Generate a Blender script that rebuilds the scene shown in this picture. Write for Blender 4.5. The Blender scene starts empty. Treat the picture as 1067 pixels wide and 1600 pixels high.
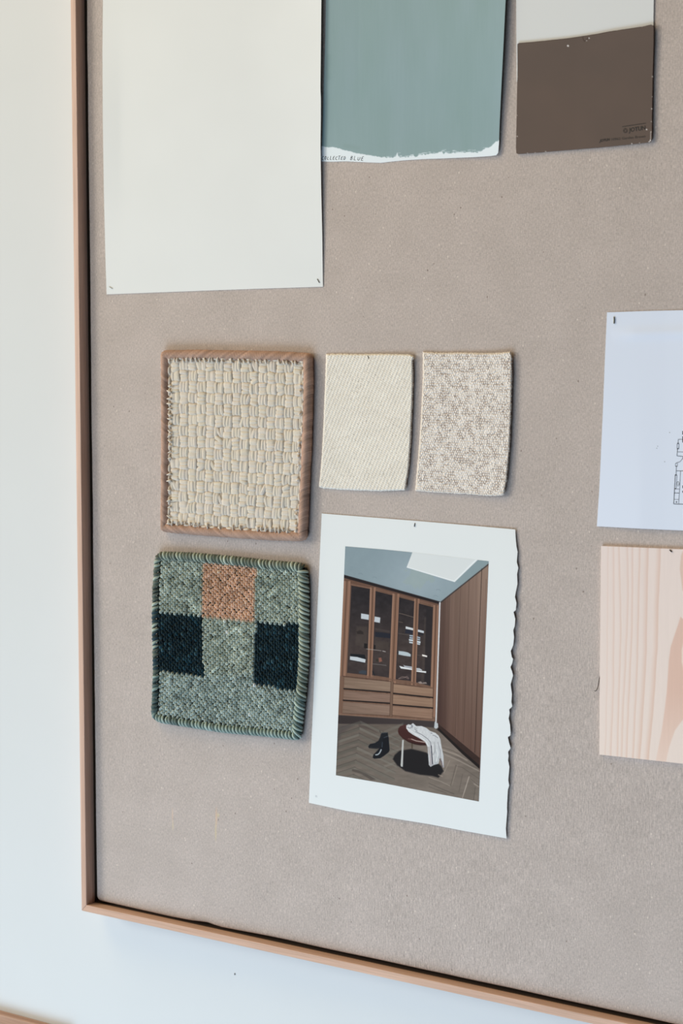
import bpy, math, random
import numpy as np
from mathutils import Matrix, Vector
random.seed(7); RNG = np.random.default_rng(7)
SC = bpy.context.scene
COL = SC.collection

# ------------------------------------------------------------------ survey of the place
# World: X to the right along the wall, Z up, Y into the wall. The linen face of the board is y = 0,
# its lower left corner is the origin. Everything pinned to the board is measured off its plane.
FOC = 3156.1857                                    # focal length in pixels of a 1067x1600 frame
RW = np.array([[0.80954369, -0.04727668, 0.58515292],
               [0.58705816, 0.0674304, -0.80673159],
               [-0.0013175, 0.99660326, 0.08234201]])
CAM = np.array([1.61699626, -1.72876983, 0.65659761])

def bp(u, v, h=0.0):
    """survey reading (u, v) -> point of the plane that lies h metres in front of the linen"""
    u, v, h = np.broadcast_arrays(np.asarray(u, float), np.asarray(v, float), np.asarray(h, float))
    d = np.stack([u - 533.5, 800.0 - v, np.full(u.shape, -FOC)], -1) @ RW.T
    t = (-h - CAM[1]) / d[..., 1]
    return CAM + d * t[..., None]

# ------------------------------------------------------------------ colour helpers
def lin(c):
    c = np.asarray(c, float) / 255.0
    return np.where(c <= 0.04045, c / 12.92, ((c + 0.055) / 1.055) ** 2.4)
WT_V = np.array([0., 400, 800, 1200, 1500])
WT_C = np.array([[223, 219, 206], [220, 221, 213], [217, 222, 221], [212, 222, 228], [211, 222, 230]], float)
A0 = 0.80
def alb(c, v):
    """base colour of a surface that was seen as sRGB c at reading v (white paint there is WT_C)"""
    w = np.stack([np.interp(v, WT_V, WT_C[:, i]) for i in range(3)], -1)
    return np.clip(lin(c) / lin(w) * A0, 0.002, 0.95)
def albt(c, v):
    a = alb(c, v); return (float(a[0]), float(a[1]), float(a[2]), 1.0)

# ------------------------------------------------------------------ noise
def vnoise(x, y, seed=0):
    x = np.asarray(x, float); y = np.asarray(y, float)
    xi = np.floor(x).astype(np.int64); yi = np.floor(y).astype(np.int64)
    fx = x - xi; fy = y - yi
    fx = fx * fx * (3 - 2 * fx); fy = fy * fy * (3 - 2 * fy)
    def h(a, b):
        n = (a * 374761393 + b * 668265263 + seed * 1442695041) & 0x7fffffff
        n = ((n ^ (n >> 13)) * 1274126177) & 0x7fffffff
        n = (n ^ (n >> 16)) & 0xffff
        return n / 65535.0
    return ((h(xi, yi) * (1 - fx) + h(xi + 1, yi) * fx) * (1 - fy) +
            (h(xi, yi + 1) * (1 - fx) + h(xi + 1, yi + 1) * fx) * fy)
def fnoise(x, y, seed=0, o=3):
    s = 0; a = 1; t = 0
    for k in range(o):
        s = s + a * vnoise(x * 2 ** k, y * 2 ** k, seed + k * 17); t += a; a *= .5
    return s / t

# ------------------------------------------------------------------ materials
def base_mat(name, rough=0.7, spec=0.3):
    m = bpy.data.materials.new(name); m.use_nodes = True
    b = m.node_tree.nodes['Principled BSDF']
    b.inputs['Roughness'].default_value = rough
    b.inputs['Specular IOR Level'].default_value = spec
    return m, m.node_tree, b
def mixrgb(nt, fac, a, b, mode='MIX'):
    n = nt.nodes.new('ShaderNodeMix'); n.data_type = 'RGBA'; n.blend_type = mode
    for s, val in ((0, fac), (6, a), (7, b)):
        if hasattr(val, 'is_output') or isinstance(val, bpy.types.NodeSocket): nt.links.new(val, n.inputs[s])
        else: n.inputs[s].default_value = val
    return n.outputs[2]
def math_n(nt, op, a, b=0.0, c=0.0, clamp=False):
    n = nt.nodes.new('ShaderNodeMath'); n.operation = op; n.use_clamp = clamp
    for s, val in ((0, a), (1, b), (2, c)):
        if isinstance(val, bpy.types.NodeSocket): nt.links.new(val, n.inputs[s])
        else: n.inputs[s].default_value = val
    return n.outputs[0]
def coords(nt, scale, loc=(0, 0, 0)):
    tc = nt.nodes.new('ShaderNodeTexCoord'); mp = nt.nodes.new('ShaderNodeMapping')
    mp.inputs['Scale'].default_value = scale; mp.inputs['Location'].default_value = loc
    nt.links.new(tc.outputs['Object'], mp.inputs['Vector']); return mp.outputs[0]
def noise_n(nt, scale3, sc=1.0, detail=2.0, rough=0.5, dist=0.0):
    n = nt.nodes.new('ShaderNodeTexNoise'); n.inputs['Scale'].default_value = sc
    n.inputs['Detail'].default_value = detail; n.inputs['Roughness'].default_value = rough
    n.inputs['Distortion'].default_value = dist
    nt.links.new(coords(nt, scale3), n.inputs['Vector']); return n.outputs['Fac']
def ramp(nt, fac, stops):
    n = nt.nodes.new('ShaderNodeValToRGB'); e = n.color_ramp.elements
    while len(e) < len(stops): e.new(0.5)
    for i, (p, c) in enumerate(stops):
        e[i].position = p; e[i].color = c if len(c) == 4 else (*c, 1)
    nt.links.new(fac, n.inputs[0]); return n.outputs[0]
def bump(nt, b, height, strength=0.3, dist=0.001):
    n = nt.nodes.new('ShaderNodeBump'); n.inputs['Strength'].default_value = strength
    n.inputs['Distance'].default_value = dist
    nt.links.new(height, n.inputs['Height']); nt.links.new(n.outputs[0], b.inputs['Normal'])

def plain(name, col, rough=0.7, spec=0.3, grain=0.02, gs=60, bs=0.0):
    m, nt, b = base_mat(name, rough, spec)
    f = noise_n(nt, (gs, gs, gs), 1, 3)
    lo = tuple(c * (1 - grain) for c in col[:3]) + (1,); hi = tuple(min(1, c * (1 + grain)) for c in col[:3]) + (1,)
    nt.links.new(ramp(nt, f, [(0.3, lo), (0.7, hi)]), b.inputs['Base Color'])
    if bs: bump(nt, b, noise_n(nt, (gs * 20,) * 3, 1, 2), bs, 0.0003)
    return m
def attr_mat(name, rough=0.8, spec=0.25, fibre=None, bs=0.0, sheen=0.0):
    m, nt, b = base_mat(name, rough, spec)
    a = nt.nodes.new('ShaderNodeVertexColor'); a.layer_name = 'tint'
    out = a.outputs['Color']
    if fibre:
        f = noise_n(nt, fibre, 1, 3, 0.6)
        k = ramp(nt, f, [(0.25, (.86, .86, .86)), (0.75, (1.1, 1.1, 1.1))])
        out = mixrgb(nt, 1.0, out, k, 'MULTIPLY')
    nt.links.new(out, b.inputs['Base Color'])
    if bs: bump(nt, b, noise_n(nt, fibre or (800,) * 3, 1, 2), bs, 0.0004)
    b.inputs['Sheen Weight'].default_value = sheen
    return m

# ------------------------------------------------------------------ object helpers
def tag(o, label=None, cat=None, group=None, kind=None):
    if label: o['label'] = label
    if cat: o['category'] = cat
    if group: o['group'] = group
    if kind: o['kind'] = kind
    return o
def empty(name, loc=(0, 0, 0)):
    o = bpy.data.objects.new(name, None); o.empty_display_size = .02; COL.objects.link(o); o.location = loc
    return o
def link_mesh(name, me, mat, parent=None):
    o = bpy.data.objects.new(name, me); COL.objects.link(o)
    if mat is not None: me.materials.append(mat)
    if parent is not None:
        o.parent = parent
        o.matrix_parent_inverse = Matrix.Translation(parent.location).inverted()
    return o
class Batch:
    """collects quads/tris and per-vertex colours of ONE part"""
    def __init__(s): s.v = []; s.f = []; s.c = []; s.n = 0
    def add(s, v, f, c=(1, 1, 1)):
        v = np.asarray(v, float).reshape(-1, 3); f = np.asarray(f, int)
        c = np.broadcast_to(np.asarray(c, float), v.shape)
        s.v.append(v); s.c.append(c); s.f += (f + s.n).tolist(); s.n += len(v)
    def build(s, name, mat, parent=None, smooth=True):
        me = bpy.data.meshes.new(name)
        V = np.concatenate(s.v)
        me.from_pydata(V.tolist(), [], s.f)
        a = me.color_attributes.new('tint', 'FLOAT_COLOR', 'POINT')
        c4 = np.ones((len(V), 4)); c4[:, :3] = np.concatenate(s.c)
        a.data.foreach_set('color', c4.ravel().astype(np.float32))
        if smooth: me.polygons.foreach_set('use_smooth', [True] * len(me.polygons))
        me.update()
        return link_mesh(name, me, mat, parent)
_GF = {}
def gridf(nu, nv):
    """faces of an nv x nu grid stored row by row"""
    if (nu, nv) not in _GF:
        i = np.arange(nv - 1)[:, None] * nu + np.arange(nu - 1)[None, :]
        i = i.ravel(); _GF[(nu, nv)] = np.stack([i, i + nu, i + nu + 1, i + 1], 1)
    return _GF[(nu, nv)]
def box(b, lo, hi, c=(1, 1, 1)):
    x0, y0, z0 = lo; x1, y1, z1 = hi
    v = [(x0, y0, z0), (x1, y0, z0), (x1, y1, z0), (x0, y1, z0), (x0, y0, z1), (x1, y0, z1), (x1, y1, z1), (x0, y1, z1)]
    b.add(v, [(0, 3, 2, 1), (4, 5, 6, 7), (0, 1, 5, 4), (1, 2, 6, 5), (2, 3, 7, 6), (3, 0, 4, 7)], c)
def bevel(o, w, n=2):
    m = o.modifiers.new('bevel', 'BEVEL'); m.width = w; m.segments = n; m.limit_method = 'ANGLE'
def poly_at(pl, t, axis):
    pl = np.asarray(pl, float)
    k = (pl[:, axis] - pl[0, axis]) / (pl[-1, axis] - pl[0, axis])
    return np.stack([np.interp(t, k, pl[:, 0]), np.interp(t, k, pl[:, 1])], -1)
class Patch:
    """four traced edges blended into a surface; (0,0) = upper left"""
    def __init__(s, top, right, bottom, left): s.T, s.R, s.B, s.L = top, right, bottom, left
    def __call__(s, u, v):
        u, v = np.broadcast_arrays(np.asarray(u, float), np.asarray(v, float))
        T = poly_at(s.T, u, 0); B = poly_at(s.B, u, 0); L = poly_at(s.L, v, 1); R = poly_at(s.R, v, 1)
        U = u[..., None]; V = v[..., None]
        a, b2, c, d = [np.asarray(p, float) for p in (s.T[0], s.T[-1], s.B[0], s.B[-1])]
        return ((1 - V) * T + V * B + (1 - U) * L + U * R
                - ((1 - U) * (1 - V) * a + U * (1 - V) * b2 + (1 - U) * V * c + U * V * d))
def sheet(name, patch, nu, nv, hf, cf, mat, parent=None, thick=0.0003, us=None, vs=None):
    us = np.linspace(0, 1, nu) if us is None else us; vs = np.linspace(0, 1, nv) if vs is None else vs
    U, V = np.meshgrid(us, vs); uv = patch(U, V)
    P = bp(uv[..., 0], uv[..., 1], hf(uv[..., 0], uv[..., 1]))
    b = Batch(); b.add(P, gridf(len(us), len(vs)), cf(uv[..., 0], uv[..., 1]).reshape(-1, 3))
    o = b.build(name, mat, parent)
    if thick:
        m = o.modifiers.new('thickness', 'SOLIDIFY'); m.thickness = thick; m.offset = -1
        m = o.modifiers.new('crisp_rim', 'EDGE_SPLIT'); m.split_angle = math.radians(40)
    return o
def ribbon(b, pts, w, hf, c=(1, 1, 1), lift=0.00012, closed=False):
    """ink line of width w (readings) along pts"""
    p = np.asarray(pts, float); n = len(p)
    d = np.gradient(p, axis=0); d /= np.maximum(np.linalg.norm(d, axis=1, keepdims=True), 1e-6)
    q = np.stack([-d[:, 1], d[:, 0]], 1) * w / 2
    A = p + q; Bq = p - q
    al = np.concatenate([A, Bq]); P = bp(al[:, 0], al[:, 1], hf(al[:, 0], al[:, 1]) + lift)
    b.add(P, [(i, i + 1, n + i + 1, n + i) for i in range(n - 1)], c)
def fillpoly(b, pts, hf, c=(1, 1, 1), lift=0.00012):
    p = np.asarray(pts, float)
    P = bp(p[:, 0], p[:, 1], hf(p[:, 0], p[:, 1]) + lift)
    k = b.n; b.v.append(P); b.c.append(np.broadcast_to(np.asarray(c, float), P.shape)); b.f.append(list(range(k, k + len(p)))); b.n += len(p)
def tube(b, pts, r, ns=8, c=(1, 1, 1)):
    p = np.asarray(pts, float); n = len(p); r = np.broadcast_to(np.asarray(r, float), (n,))
    d = np.gradient(p, axis=0); d /= np.linalg.norm(d, axis=1, keepdims=True)
    up = np.array([0.13, -1, 0.07]); s = np.cross(d, up); s /= np.linalg.norm(s, axis=1, keepdims=True)
    t = np.cross(s, d)
    a = np.linspace(0, 2 * math.pi, ns, endpoint=False)
    V = p[:, None] + r[:, None, None] * (np.cos(a)[None, :, None] * s[:, None] + np.sin(a)[None, :, None] * t[:, None])
    f = []
    for i in range(n - 1):
        for j in range(ns):
            k = (j + 1) % ns; f.append((i * ns + j, i * ns + k, (i + 1) * ns + k, (i + 1) * ns + j))
    b.add(V.reshape(-1, 3), f, c)
    k = b.n - n * ns
    b.f.append(list(range(k, k + ns))[::-1]); b.f.append(list(range(k + (n - 1) * ns, k + n * ns)))

# ------------------------------------------------------------------ raster used to lay ink on printed things
class Canvas:
    def __init__(s, x0, y0, x1, y1, k, col):
        s.x0, s.y0, s.k = x0, y0, k
        s.w = int((x1 - x0) * k); s.h = int((y1 - y0) * k)
        s.img = np.zeros((s.h, s.w, 3)) + np.asarray(col, float)
        s.X, s.Y = np.meshgrid(x0 + (np.arange(s.w) + .5) / k, y0 + (np.arange(s.h) + .5) / k)
    def mask(s, pts, soft=0.35):
        p = np.asarray(pts, float); m = 4 * soft + 2
        i0 = max(0, int((p[:, 1].min() - m - s.y0) * s.k)); i1 = min(s.h, int((p[:, 1].max() + m - s.y0) * s.k) + 1)
        j0 = max(0, int((p[:, 0].min() - m - s.x0) * s.k)); j1 = min(s.w, int((p[:, 0].max() + m - s.x0) * s.k) + 1)
        X = s.X[i0:i1, j0:j1]; Y = s.Y[i0:i1, j0:j1]
        ins = np.zeros(X.shape, bool); dist = np.full(X.shape, 1e9)
        n = len(p)
        for a in range(n):
            xa, ya = p[a]; xb, yb = p[(a + 1) % n]
            if ya != yb:
                c = (ya > Y) != (yb > Y)
                ins ^= c & (X < (xb - xa) * (Y - ya) / (yb - ya) + xa)
            L = (xb - xa) ** 2 + (yb - ya) ** 2 + 1e-9
            t = np.clip(((X - xa) * (xb - xa) + (Y - ya) * (yb - ya)) / L, 0, 1)
            dist = np.minimum(dist, np.hypot(X - xa - t * (xb - xa), Y - ya - t * (yb - ya)))
        sd = np.where(ins, dist, -dist)
        return np.clip(sd / (2 * soft) + .5, 0, 1), (slice(i0, i1), slice(j0, j1))
    def poly(s, pts, col, soft=0.35, op=1.0):
        m, sl = s.mask(pts, soft); m = (m * m * (3 - 2 * m) * op)[..., None]
        c = col(s.X[sl], s.Y[sl]) if callable(col) else np.asarray(col, float)
        s.img[sl] = s.img[sl] * (1 - m) + c * m
    def line(s, pts, w, col, soft=0.35, op=1.0):
        p = np.asarray(pts, float)
        m = w + 4 * soft + 2
        i0 = max(0, int((p[:, 1].min() - m - s.y0) * s.k)); i1 = min(s.h, int((p[:, 1].max() + m - s.y0) * s.k) + 1)
        j0 = max(0, int((p[:, 0].min() - m - s.x0) * s.k)); j1 = min(s.w, int((p[:, 0].max() + m - s.x0) * s.k) + 1)
        if i1 <= i0 or j1 <= j0: return
        sl = (slice(i0, i1), slice(j0, j1)); X = s.X[sl]; Y = s.Y[sl]; d = np.full(X.shape, 1e9)
        for a in range(len(p) - 1):
            xa, ya = p[a]; xb, yb = p[a + 1]; L = (xb - xa) ** 2 + (yb - ya) ** 2 + 1e-9
            t = np.clip(((X - xa) * (xb - xa) + (Y - ya) * (yb - ya)) / L, 0, 1)
            d = np.minimum(d, np.hypot(X - xa - t * (xb - xa), Y - ya - t * (yb - ya)))
        k = (np.clip((w / 2 - d) / (2 * soft) + .5, 0, 1) * op)[..., None]
        s.img[sl] = s.img[sl] * (1 - k) + np.asarray(col, float) * k
    def sample(s, u, v):
        x = np.clip((u - s.x0) * s.k - .5, 0, s.w - 1.001); y = np.clip((v - s.y0) * s.k - .5, 0, s.h - 1.001)
        i = np.floor(y).astype(int); j = np.floor(x).astype(int); fx = (x - j)[..., None]; fy = (y - i)[..., None]
        I = s.img
        return ((I[i, j] * (1 - fx) + I[i, j + 1] * fx) * (1 - fy) + (I[i + 1, j] * (1 - fx) + I[i + 1, j + 1] * fx) * fy)
    def albedo(s, u, v): return alb(s.sample(u, v), v)
    def mute(s, k):
        l = s.img @ np.array([.3, .59, .11]); s.img = l[..., None] + (s.img - l[..., None]) * k

def const_h(h): return lambda u, v: np.zeros(np.shape(u)) + h
def const_c(c): return lambda u, v: np.zeros(np.shape(u) + (3,)) + np.asarray(c, float)

# ================================================================== SETTING
WALL_Y = 0.020
m_wall = plain('white_wall_paint', tuple(k * .89 for k in albt((221, 222, 215), 400)[:3]) + (1,), 0.75, 0.2, 0.006, 14, 0.06)
b = Batch(); box(b, (-2.6, WALL_Y, -1.15), (3.4, WALL_Y + .12, 2.0))
wall = b.build('wall_back', m_wall, smooth=False); tag(wall, kind='structure')
q = bp(367, 1522, -WALL_Y)
b = Batch(); a = np.linspace(0, 2 * math.pi, 9)[:-1]
b.add([(q[0] + math.cos(t) * .0008, WALL_Y - .0004, q[2] + math.sin(t) * .0013) for t in a], [tuple(range(8))[::-1]])
b.build('nail_hole', plain('hole_grey', (.16, .15, .14, 1), .9), wall)

def wood_mat(name, c1, c2, axis, rough=0.45):
    m, nt, b = base_mat(name, rough, 0.3)
    sc = [900, 900, 900]; sc[axis] = 16
    f = noise_n(nt, tuple(sc), 1, 3, .55, .3)
    sc2 = [150, 150, 150]; sc2[axis] = 5
    g = noise_n(nt, tuple(sc2), 1, 2)
    c = ramp(nt, g, [(0.3, c1), (0.7, c2)])
    k = ramp(nt, f, [(0.3, (.84, .82, .8)), (0.65, (1.06, 1.06, 1.06))])
    nt.links.new(mixrgb(nt, 1, c, k, 'MULTIPLY'), b.inputs['Base Color'])
    bump(nt, b, f, .12, .0004)
    return m
oak_a, oak_b = albt((193, 160, 140), 700), albt((209, 178, 158), 700)
m_oak_v = wood_mat('oak_upright', oak_a, oak_b, 2)
m_oak_h = wood_mat('oak_rail', albt((186, 158, 142), 1400), albt((199, 172, 156), 1400), 0)

# wooden ledge fixed to the wall, under the board at the far left
b = Batch(); box(b, (-.95, WALL_Y - .013, -.225), (-.0535, WALL_Y - .0003, -.1725))
o = b.build('wooden_ledge', wood_mat('brown_ledge_wood', albt((150, 120, 102), 1500), albt((172, 142, 124), 1500), 0), None, smooth=False); bevel(o, .002)
tag(o, 'brown wooden ledge against the white wall, low in the corner below the pinboard', 'ledge')

# ================================================================== PINBOARD
BX1, BZ1 = 1.84, 1.26                               # inner far corner
FX0, FZ0, FW, FD = -.0092, -.0104, .0079, .012      # outer corner, face width, depth in front of the linen
board = empty('pinboard', (0.9, WALL_Y, FZ0))
tag(board, 'large linen covered pinboard in a thin oak frame on the white wall', 'pinboard')
def rail(name, p0, p1, q1, q0, mat):
    """p0 p1 outer corners, q0 q1 inner corners: a mitred rail"""
    b = Batch(); y0, y1 = -FD, WALL_Y - .0005
    v = [(x, y, z) for y in (y0, y1) for x, z in (p0, p1, q1, q0)]
    b.add(v, [(0, 1, 2, 3), (7, 6, 5, 4), (0, 4, 5, 1), (1, 5, 6, 2), (2, 6, 7, 3), (3, 7, 4, 0)])
    me_o = b.build(name, mat, board, smooth=False)
    import bmesh
    bm = bmesh.new(); bm.from_mesh(me_o.data); bmesh.ops.recalc_face_normals(bm, faces=bm.faces); bm.to_mesh(me_o.data); bm.free()
    bevel(me_o, .0006, 2)
    return me_o
e = .00012
ox0, oz0, ox1, oz1 = FX0, FZ0, BX1 + .0092, BZ1 + .0104
ix0, iz0, ix1, iz1 = ox0 + FW, oz0 + FW + .0004, ox1 - FW, oz1 - FW
rail('frame_rail', (ox0, oz0 + e), (ox0, oz1 - e), (ix0, iz1 - e), (ix0, iz0 + e), m_oak_v)
rail('frame_rail', (ox0 + e, oz0), (ox1 - e, oz0), (ix1 - e, iz0), (ix0 + e, iz0), m_oak_h)
rail('frame_rail', (ox1, oz0 + e), (ox1, oz1 - e), (ix1, iz1 - e), (ix1, iz0 + e), m_oak_v)
rail('frame_rail', (ox0 + e, oz1), (ox1 - e, oz1), (ix1 - e, iz1), (ix0 + e, iz1), m_oak_h)
# dark strips added as painted shade in the frame gap, and the backing board
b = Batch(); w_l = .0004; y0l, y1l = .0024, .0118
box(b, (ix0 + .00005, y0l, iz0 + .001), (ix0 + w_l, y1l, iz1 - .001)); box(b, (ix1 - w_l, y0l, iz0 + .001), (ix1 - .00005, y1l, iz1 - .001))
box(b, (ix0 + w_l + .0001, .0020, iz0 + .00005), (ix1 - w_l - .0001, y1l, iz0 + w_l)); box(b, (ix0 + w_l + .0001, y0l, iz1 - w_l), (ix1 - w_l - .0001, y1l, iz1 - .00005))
b.build('gap_shade_strip', plain('gap_shade_brown', (.075, .048, .032, 1), .85), board, smooth=False)
b = Batch(); box(b, (ix0 + .0002, .012, iz0 + .0002), (ix1 - .0002, WALL_Y - .0008, iz1 - .0002))
b.build('backing_board', plain('backing_brown', (.06, .045, .035, 1), .9), board, smooth=False)

# linen panel
def linen():
    m, nt, b = base_mat('taupe_linen', 0.9, 0.12)
    warp = noise_n(nt, (1200, 1200, 330), 1, 2, .6)
    weft = noise_n(nt, (300, 1200, 1200), 1, 2, .6)
    ribs = noise_n(nt, (720, 720, 100), 1, 2, .7)
    blot = noise_n(nt, (22, 22, 22), 1, 3)
    zone = noise_n(nt, (3.1, 3, 2.3), 1, 1)
    base = mixrgb(nt, ramp(nt, blot, [(.35, (0, 0, 0)), (.65, (1, 1, 1))]), (.515, .431, .394, 1), (.551, .461, .423, 1))
    mul = lambda f, lo, hi: ramp(nt, f, [(.3, (lo,) * 3), (.7, (hi,) * 3)])
    c = mixrgb(nt, 1, base, mul(warp, .82, 1.17), 'MULTIPLY')
    c = mixrgb(nt, 1, c, mul(weft, .90, 1.09), 'MULTIPLY')
    c = mixrgb(nt, ramp(nt, zone, [(.4, (.25,) * 3), (.65, (1, 1, 1))]), c, mixrgb(nt, 1, c, mul(ribs, .80, 1.16), 'MULTIPLY'))
    # flax specks
    vo = nt.nodes.new('ShaderNodeTexVoronoi'); vo.inputs['Scale'].default_value = 1
    nt.links.new(coords(nt, (125, 125, 95)), vo.inputs['Vector'])
    sep = nt.nodes.new('ShaderNodeSeparateColor'); nt.links.new(vo.outputs['Color'], sep.inputs[0])
    near = math_n(nt, 'LESS_THAN', vo.outputs['Distance'], 0.105)
    rare = math_n(nt, 'GREATER_THAN', sep.outputs[0], 0.90)
    c = mixrgb(nt, math_n(nt, 'MULTIPLY', math_n(nt, 'MULTIPLY', near, rare), .55), c, albt((96, 78, 68), 800))
    pale = math_n(nt, 'GREATER_THAN', sep.outputs[1], 0.965)
    c = mixrgb(nt, math_n(nt, 'MULTIPLY', math_n(nt, 'MULTIPLY', near, pale), .5), c, albt((222, 212, 200), 800))
    # the worn marks: two ochre drips and a grey smudge at the lower edge
    tc = nt.nodes.new('ShaderNodeTexCoord'); sx = nt.nodes.new('ShaderNodeSeparateXYZ'); nt.links.new(tc.outputs['Object'], sx.inputs[0])
    def stain(u, v, rx, rz, col, k):
        nonlocal c
        p = bp(u, v)
        dx = math_n(nt, 'DIVIDE', math_n(nt, 'SUBTRACT', sx.outputs[0], float(p[0])), rx)
        dz = math_n(nt, 'DIVIDE', math_n(nt, 'SUBTRACT', sx.outputs[2], float(p[2])), rz)
        r = math_n(nt, 'ADD', math_n(nt, 'MULTIPLY', dx, dx), math_n(nt, 'MULTIPLY', dz, dz))
        mk = math_n(nt, 'MULTIPLY', math_n(nt, 'SUBTRACT', 1.0, r, clamp=True), k)
        c = mixrgb(nt, mk, c, col)
    stain(269.5, 1274, .0014, .011, albt((208, 182, 158), 1250), .40)
    stain(270, 1290, .0014, .007, albt((205, 196, 160), 1250), .45)
    stain(338, 1277, .0019, .014, albt((206, 178, 146), 1250), .50)
    stain(337, 1300, .0016, .013, albt((200, 190, 150), 1250), .55)
    stain(341, 1274, .0022, .003, albt((205, 196, 150), 1250), .5)
    stain(303, 1436, .006, .005, albt((150, 143, 137), 1400), .55)
    stain(318, 1436, .013, .004, albt((160, 154, 150), 1400), .45)
    nt.links.new(c, b.inputs['Base Color'])
    b.inputs['Sheen Weight'].default_value = .12; b.inputs['Sheen Roughness'].default_value = .5
    hh = math_n(nt, 'ADD', warp, weft)
    bump(nt, b, hh, .30, .0006)
    return m
m_linen = linen()
def linen_panel():
    # outline, anticlockwise from the lower left, with soft corners and a slack lower hem
    lx, bz, rx, tz = .0032, .0022, ix1 - .003, iz1 - .003
    pts = []
    R_ = .0065
    def corner(cx, cz, a0):
        for t in np.linspace(0, math.pi / 2, 7): pts.append((cx + R_ * math.cos(a0 + t), cz + R_ * math.sin(a0 + t)))
    corner(lx + R_, bz + R_ - .001, math.pi)
    hem = [(240, 1428), (262, 1433), (285, 1437.5), (300, 1440.2), (312, 1441.4), (322, 1442.6), (333, 1446.5), (345, 1450.3), (360, 1453.3)]
    for u, v in hem:
        p = bp(u, v); pts.append((p[0], p[2] + .0004))
    for x in np.linspace(.26, rx - .03, 60): pts.append((x, .0021 + .0009 * (fnoise(x * 14, 3.3, 5) - .5) * 2))
    corner(rx - R_, bz + R_, -math.pi / 2); corner(rx - R_, tz - R_, 0); corner(lx + R_, tz - R_, math.pi / 2)
    for z in np.linspace(tz - .03, .03, 60): pts.append((lx + .0008 * (fnoise(z * 17, 1.3, 9) - .5) * 2, z))
    p = np.array(pts)
    nx = np.roll(p, -1, 0) - np.roll(p, 1, 0); nx /= np.linalg.norm(nx, axis=1, keepdims=True)
    inn = np.stack([-nx[:, 1], nx[:, 0]], 1)
    rings = []
    for inset, y in ((.0, .0119), (.0, .004), (.0004, .0022), (.0012, .0009), (.0024, .00025), (.005, 0.0)):
        q = p + inn * inset; rings.append(np.stack([q[:, 0], np.full(len(p), y), q[:, 1]], 1))
    n = len(p); b = Batch(); f = []
    for k in range(len(rings) - 1):
        for i in range(n):
            j = (i + 1) % n; f.append((k * n + i, k * n + j, (k + 1) * n + j, (k + 1) * n + i))
    b.add(np.concatenate(rings), f)
    b.f.append(list(range((len(rings) - 1) * n, len(rings) * n)))
    o = b.build('linen_panel', m_linen, board, smooth=False)
    for pg in o.data.polygons[:-1]: pg.use_smooth = True
    return o
linen_panel()

# ================================================================== PAPERS
def ramp01(x, a, b): return np.clip((x - a) / (b - a), 0, 1)
m_paper = attr_mat('matt_paper', .75, .25)

# --- tall off-white sheet, upper left
def h_white(u, v):
    s = ramp01(450 - v, 0, 330)
    l = ramp01(190 - u, 0, 30) * np.exp(-((v - 190) / 150.) ** 2) * .002
    r = ramp01(u, 380, 504) ** 2 * (.0045 * s)
    return .0007 + .0010 * s + l + r
pw = Patch([(159, -160), (330, -178), (501.5, -196)],
           [(501.5, -196), (502, 0), (501.3, 70), (500.6, 140), (501.2, 152), (501.2, 185), (500.6, 228), (501.8, 300), (503.5, 370), (504.5, 448)],
           [(166.5, 460), (250, 456.8), (335, 453.6), (420, 450.6), (504.5, 448)],
           [(159, -160), (160.8, 0), (160, 80), (160.6, 190), (162.2, 300), (164.6, 400), (166.5, 460)])
wsh = empty('blank_paper_sheet', tuple(bp(335, 453)))
def c_white(u, v):
    c = np.array([221.5, 222, 214]) + (fnoise(u / 60, v / 60, 3)[..., None] - .5) * 3
    return alb(c, 400) * np.ones_like(u)[..., None]
sheet('paper', pw, 60, 90, h_white, c_white, m_paper, wsh, .0003)
tag(wsh, 'tall blank off-white paper sheet pinned beside the left rail of the pinboard', 'paper sheet')

# --- blue painted sample sheet
def h_blue(u, v):
    return .0006 + .0055 * ramp01(u, 640, 790) ** 1.6 * (.45 + .55 * ramp01(238 - v, -10, 160)) + .0012 * ramp01(560 - u, 0, 50) * ramp01(230 - v, 0, 120)
pb = Patch([(512, -150), (650, -160), (797, -172)],
           [(797, -172), (789.8, 0), (786.5, 70), (783, 140), (780.6, 191), (779.4, 225), (778.2, 238.5), (775.2, 242.5)],
           [(499.5, 252.3), (520, 252.6), (540, 252), (560, 253), (582, 254), (595, 254.4), (612, 252.4), (630, 250.6), (660, 248.6), (690, 247.6), (740, 245.6), (766, 243.9), (775.2, 242.5)],
           [(512, -150), (509.3, 0), (508.2, 60), (506.2, 120), (504.2, 190), (502.8, 225), (499.5, 252.3)])
cv = Canvas(490, -180, 805, 262, 2, (226, 231, 228))
edge = [(496, 226), (503, 228), (509, 230), (519, 229.8), (530, 232), (536, 234), (545, 236), (556, 239), (567, 241), (578, 242.6), (588, 244.4), (597, 246), (606, 246.3), (616, 245.8), (619, 243), (620.6, 236), (622, 245), (632, 245.5), (640, 244.6), (650, 243.8), (660, 241.6), (672, 240.2), (683, 239.3), (688, 236), (692, 239.4), (705, 239), (722, 238.6), (740, 238.4), (750, 237), (755, 232.5), (762, 229.6), (768, 228.4), (772, 225), (774.5, 221), (778, 219.5), (785, 210)]
ex = np.linspace(496, 785, 300); ey = np.interp(ex, [p[0] for p in edge], [p[1] for p in edge])
ey = ey + (fnoise(ex / 2.2, ey * 0, 21, 2) - .5) * np.where(ex > 598, 4.0, 1.0)
paintc = lambda X, Y: (np.array([139, 159, 155.]) + np.array([2, 0, -2.]) * ramp01(140 - Y, 0, 140)[..., None]
                       + (fnoise(X / 26, Y / 90, 31)[..., None] - .5) * np.array([7, 5, 8.])
                       + (fnoise(X / 1.6, Y / 40, 33)[..., None] - .5) * 3.0)
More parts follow.
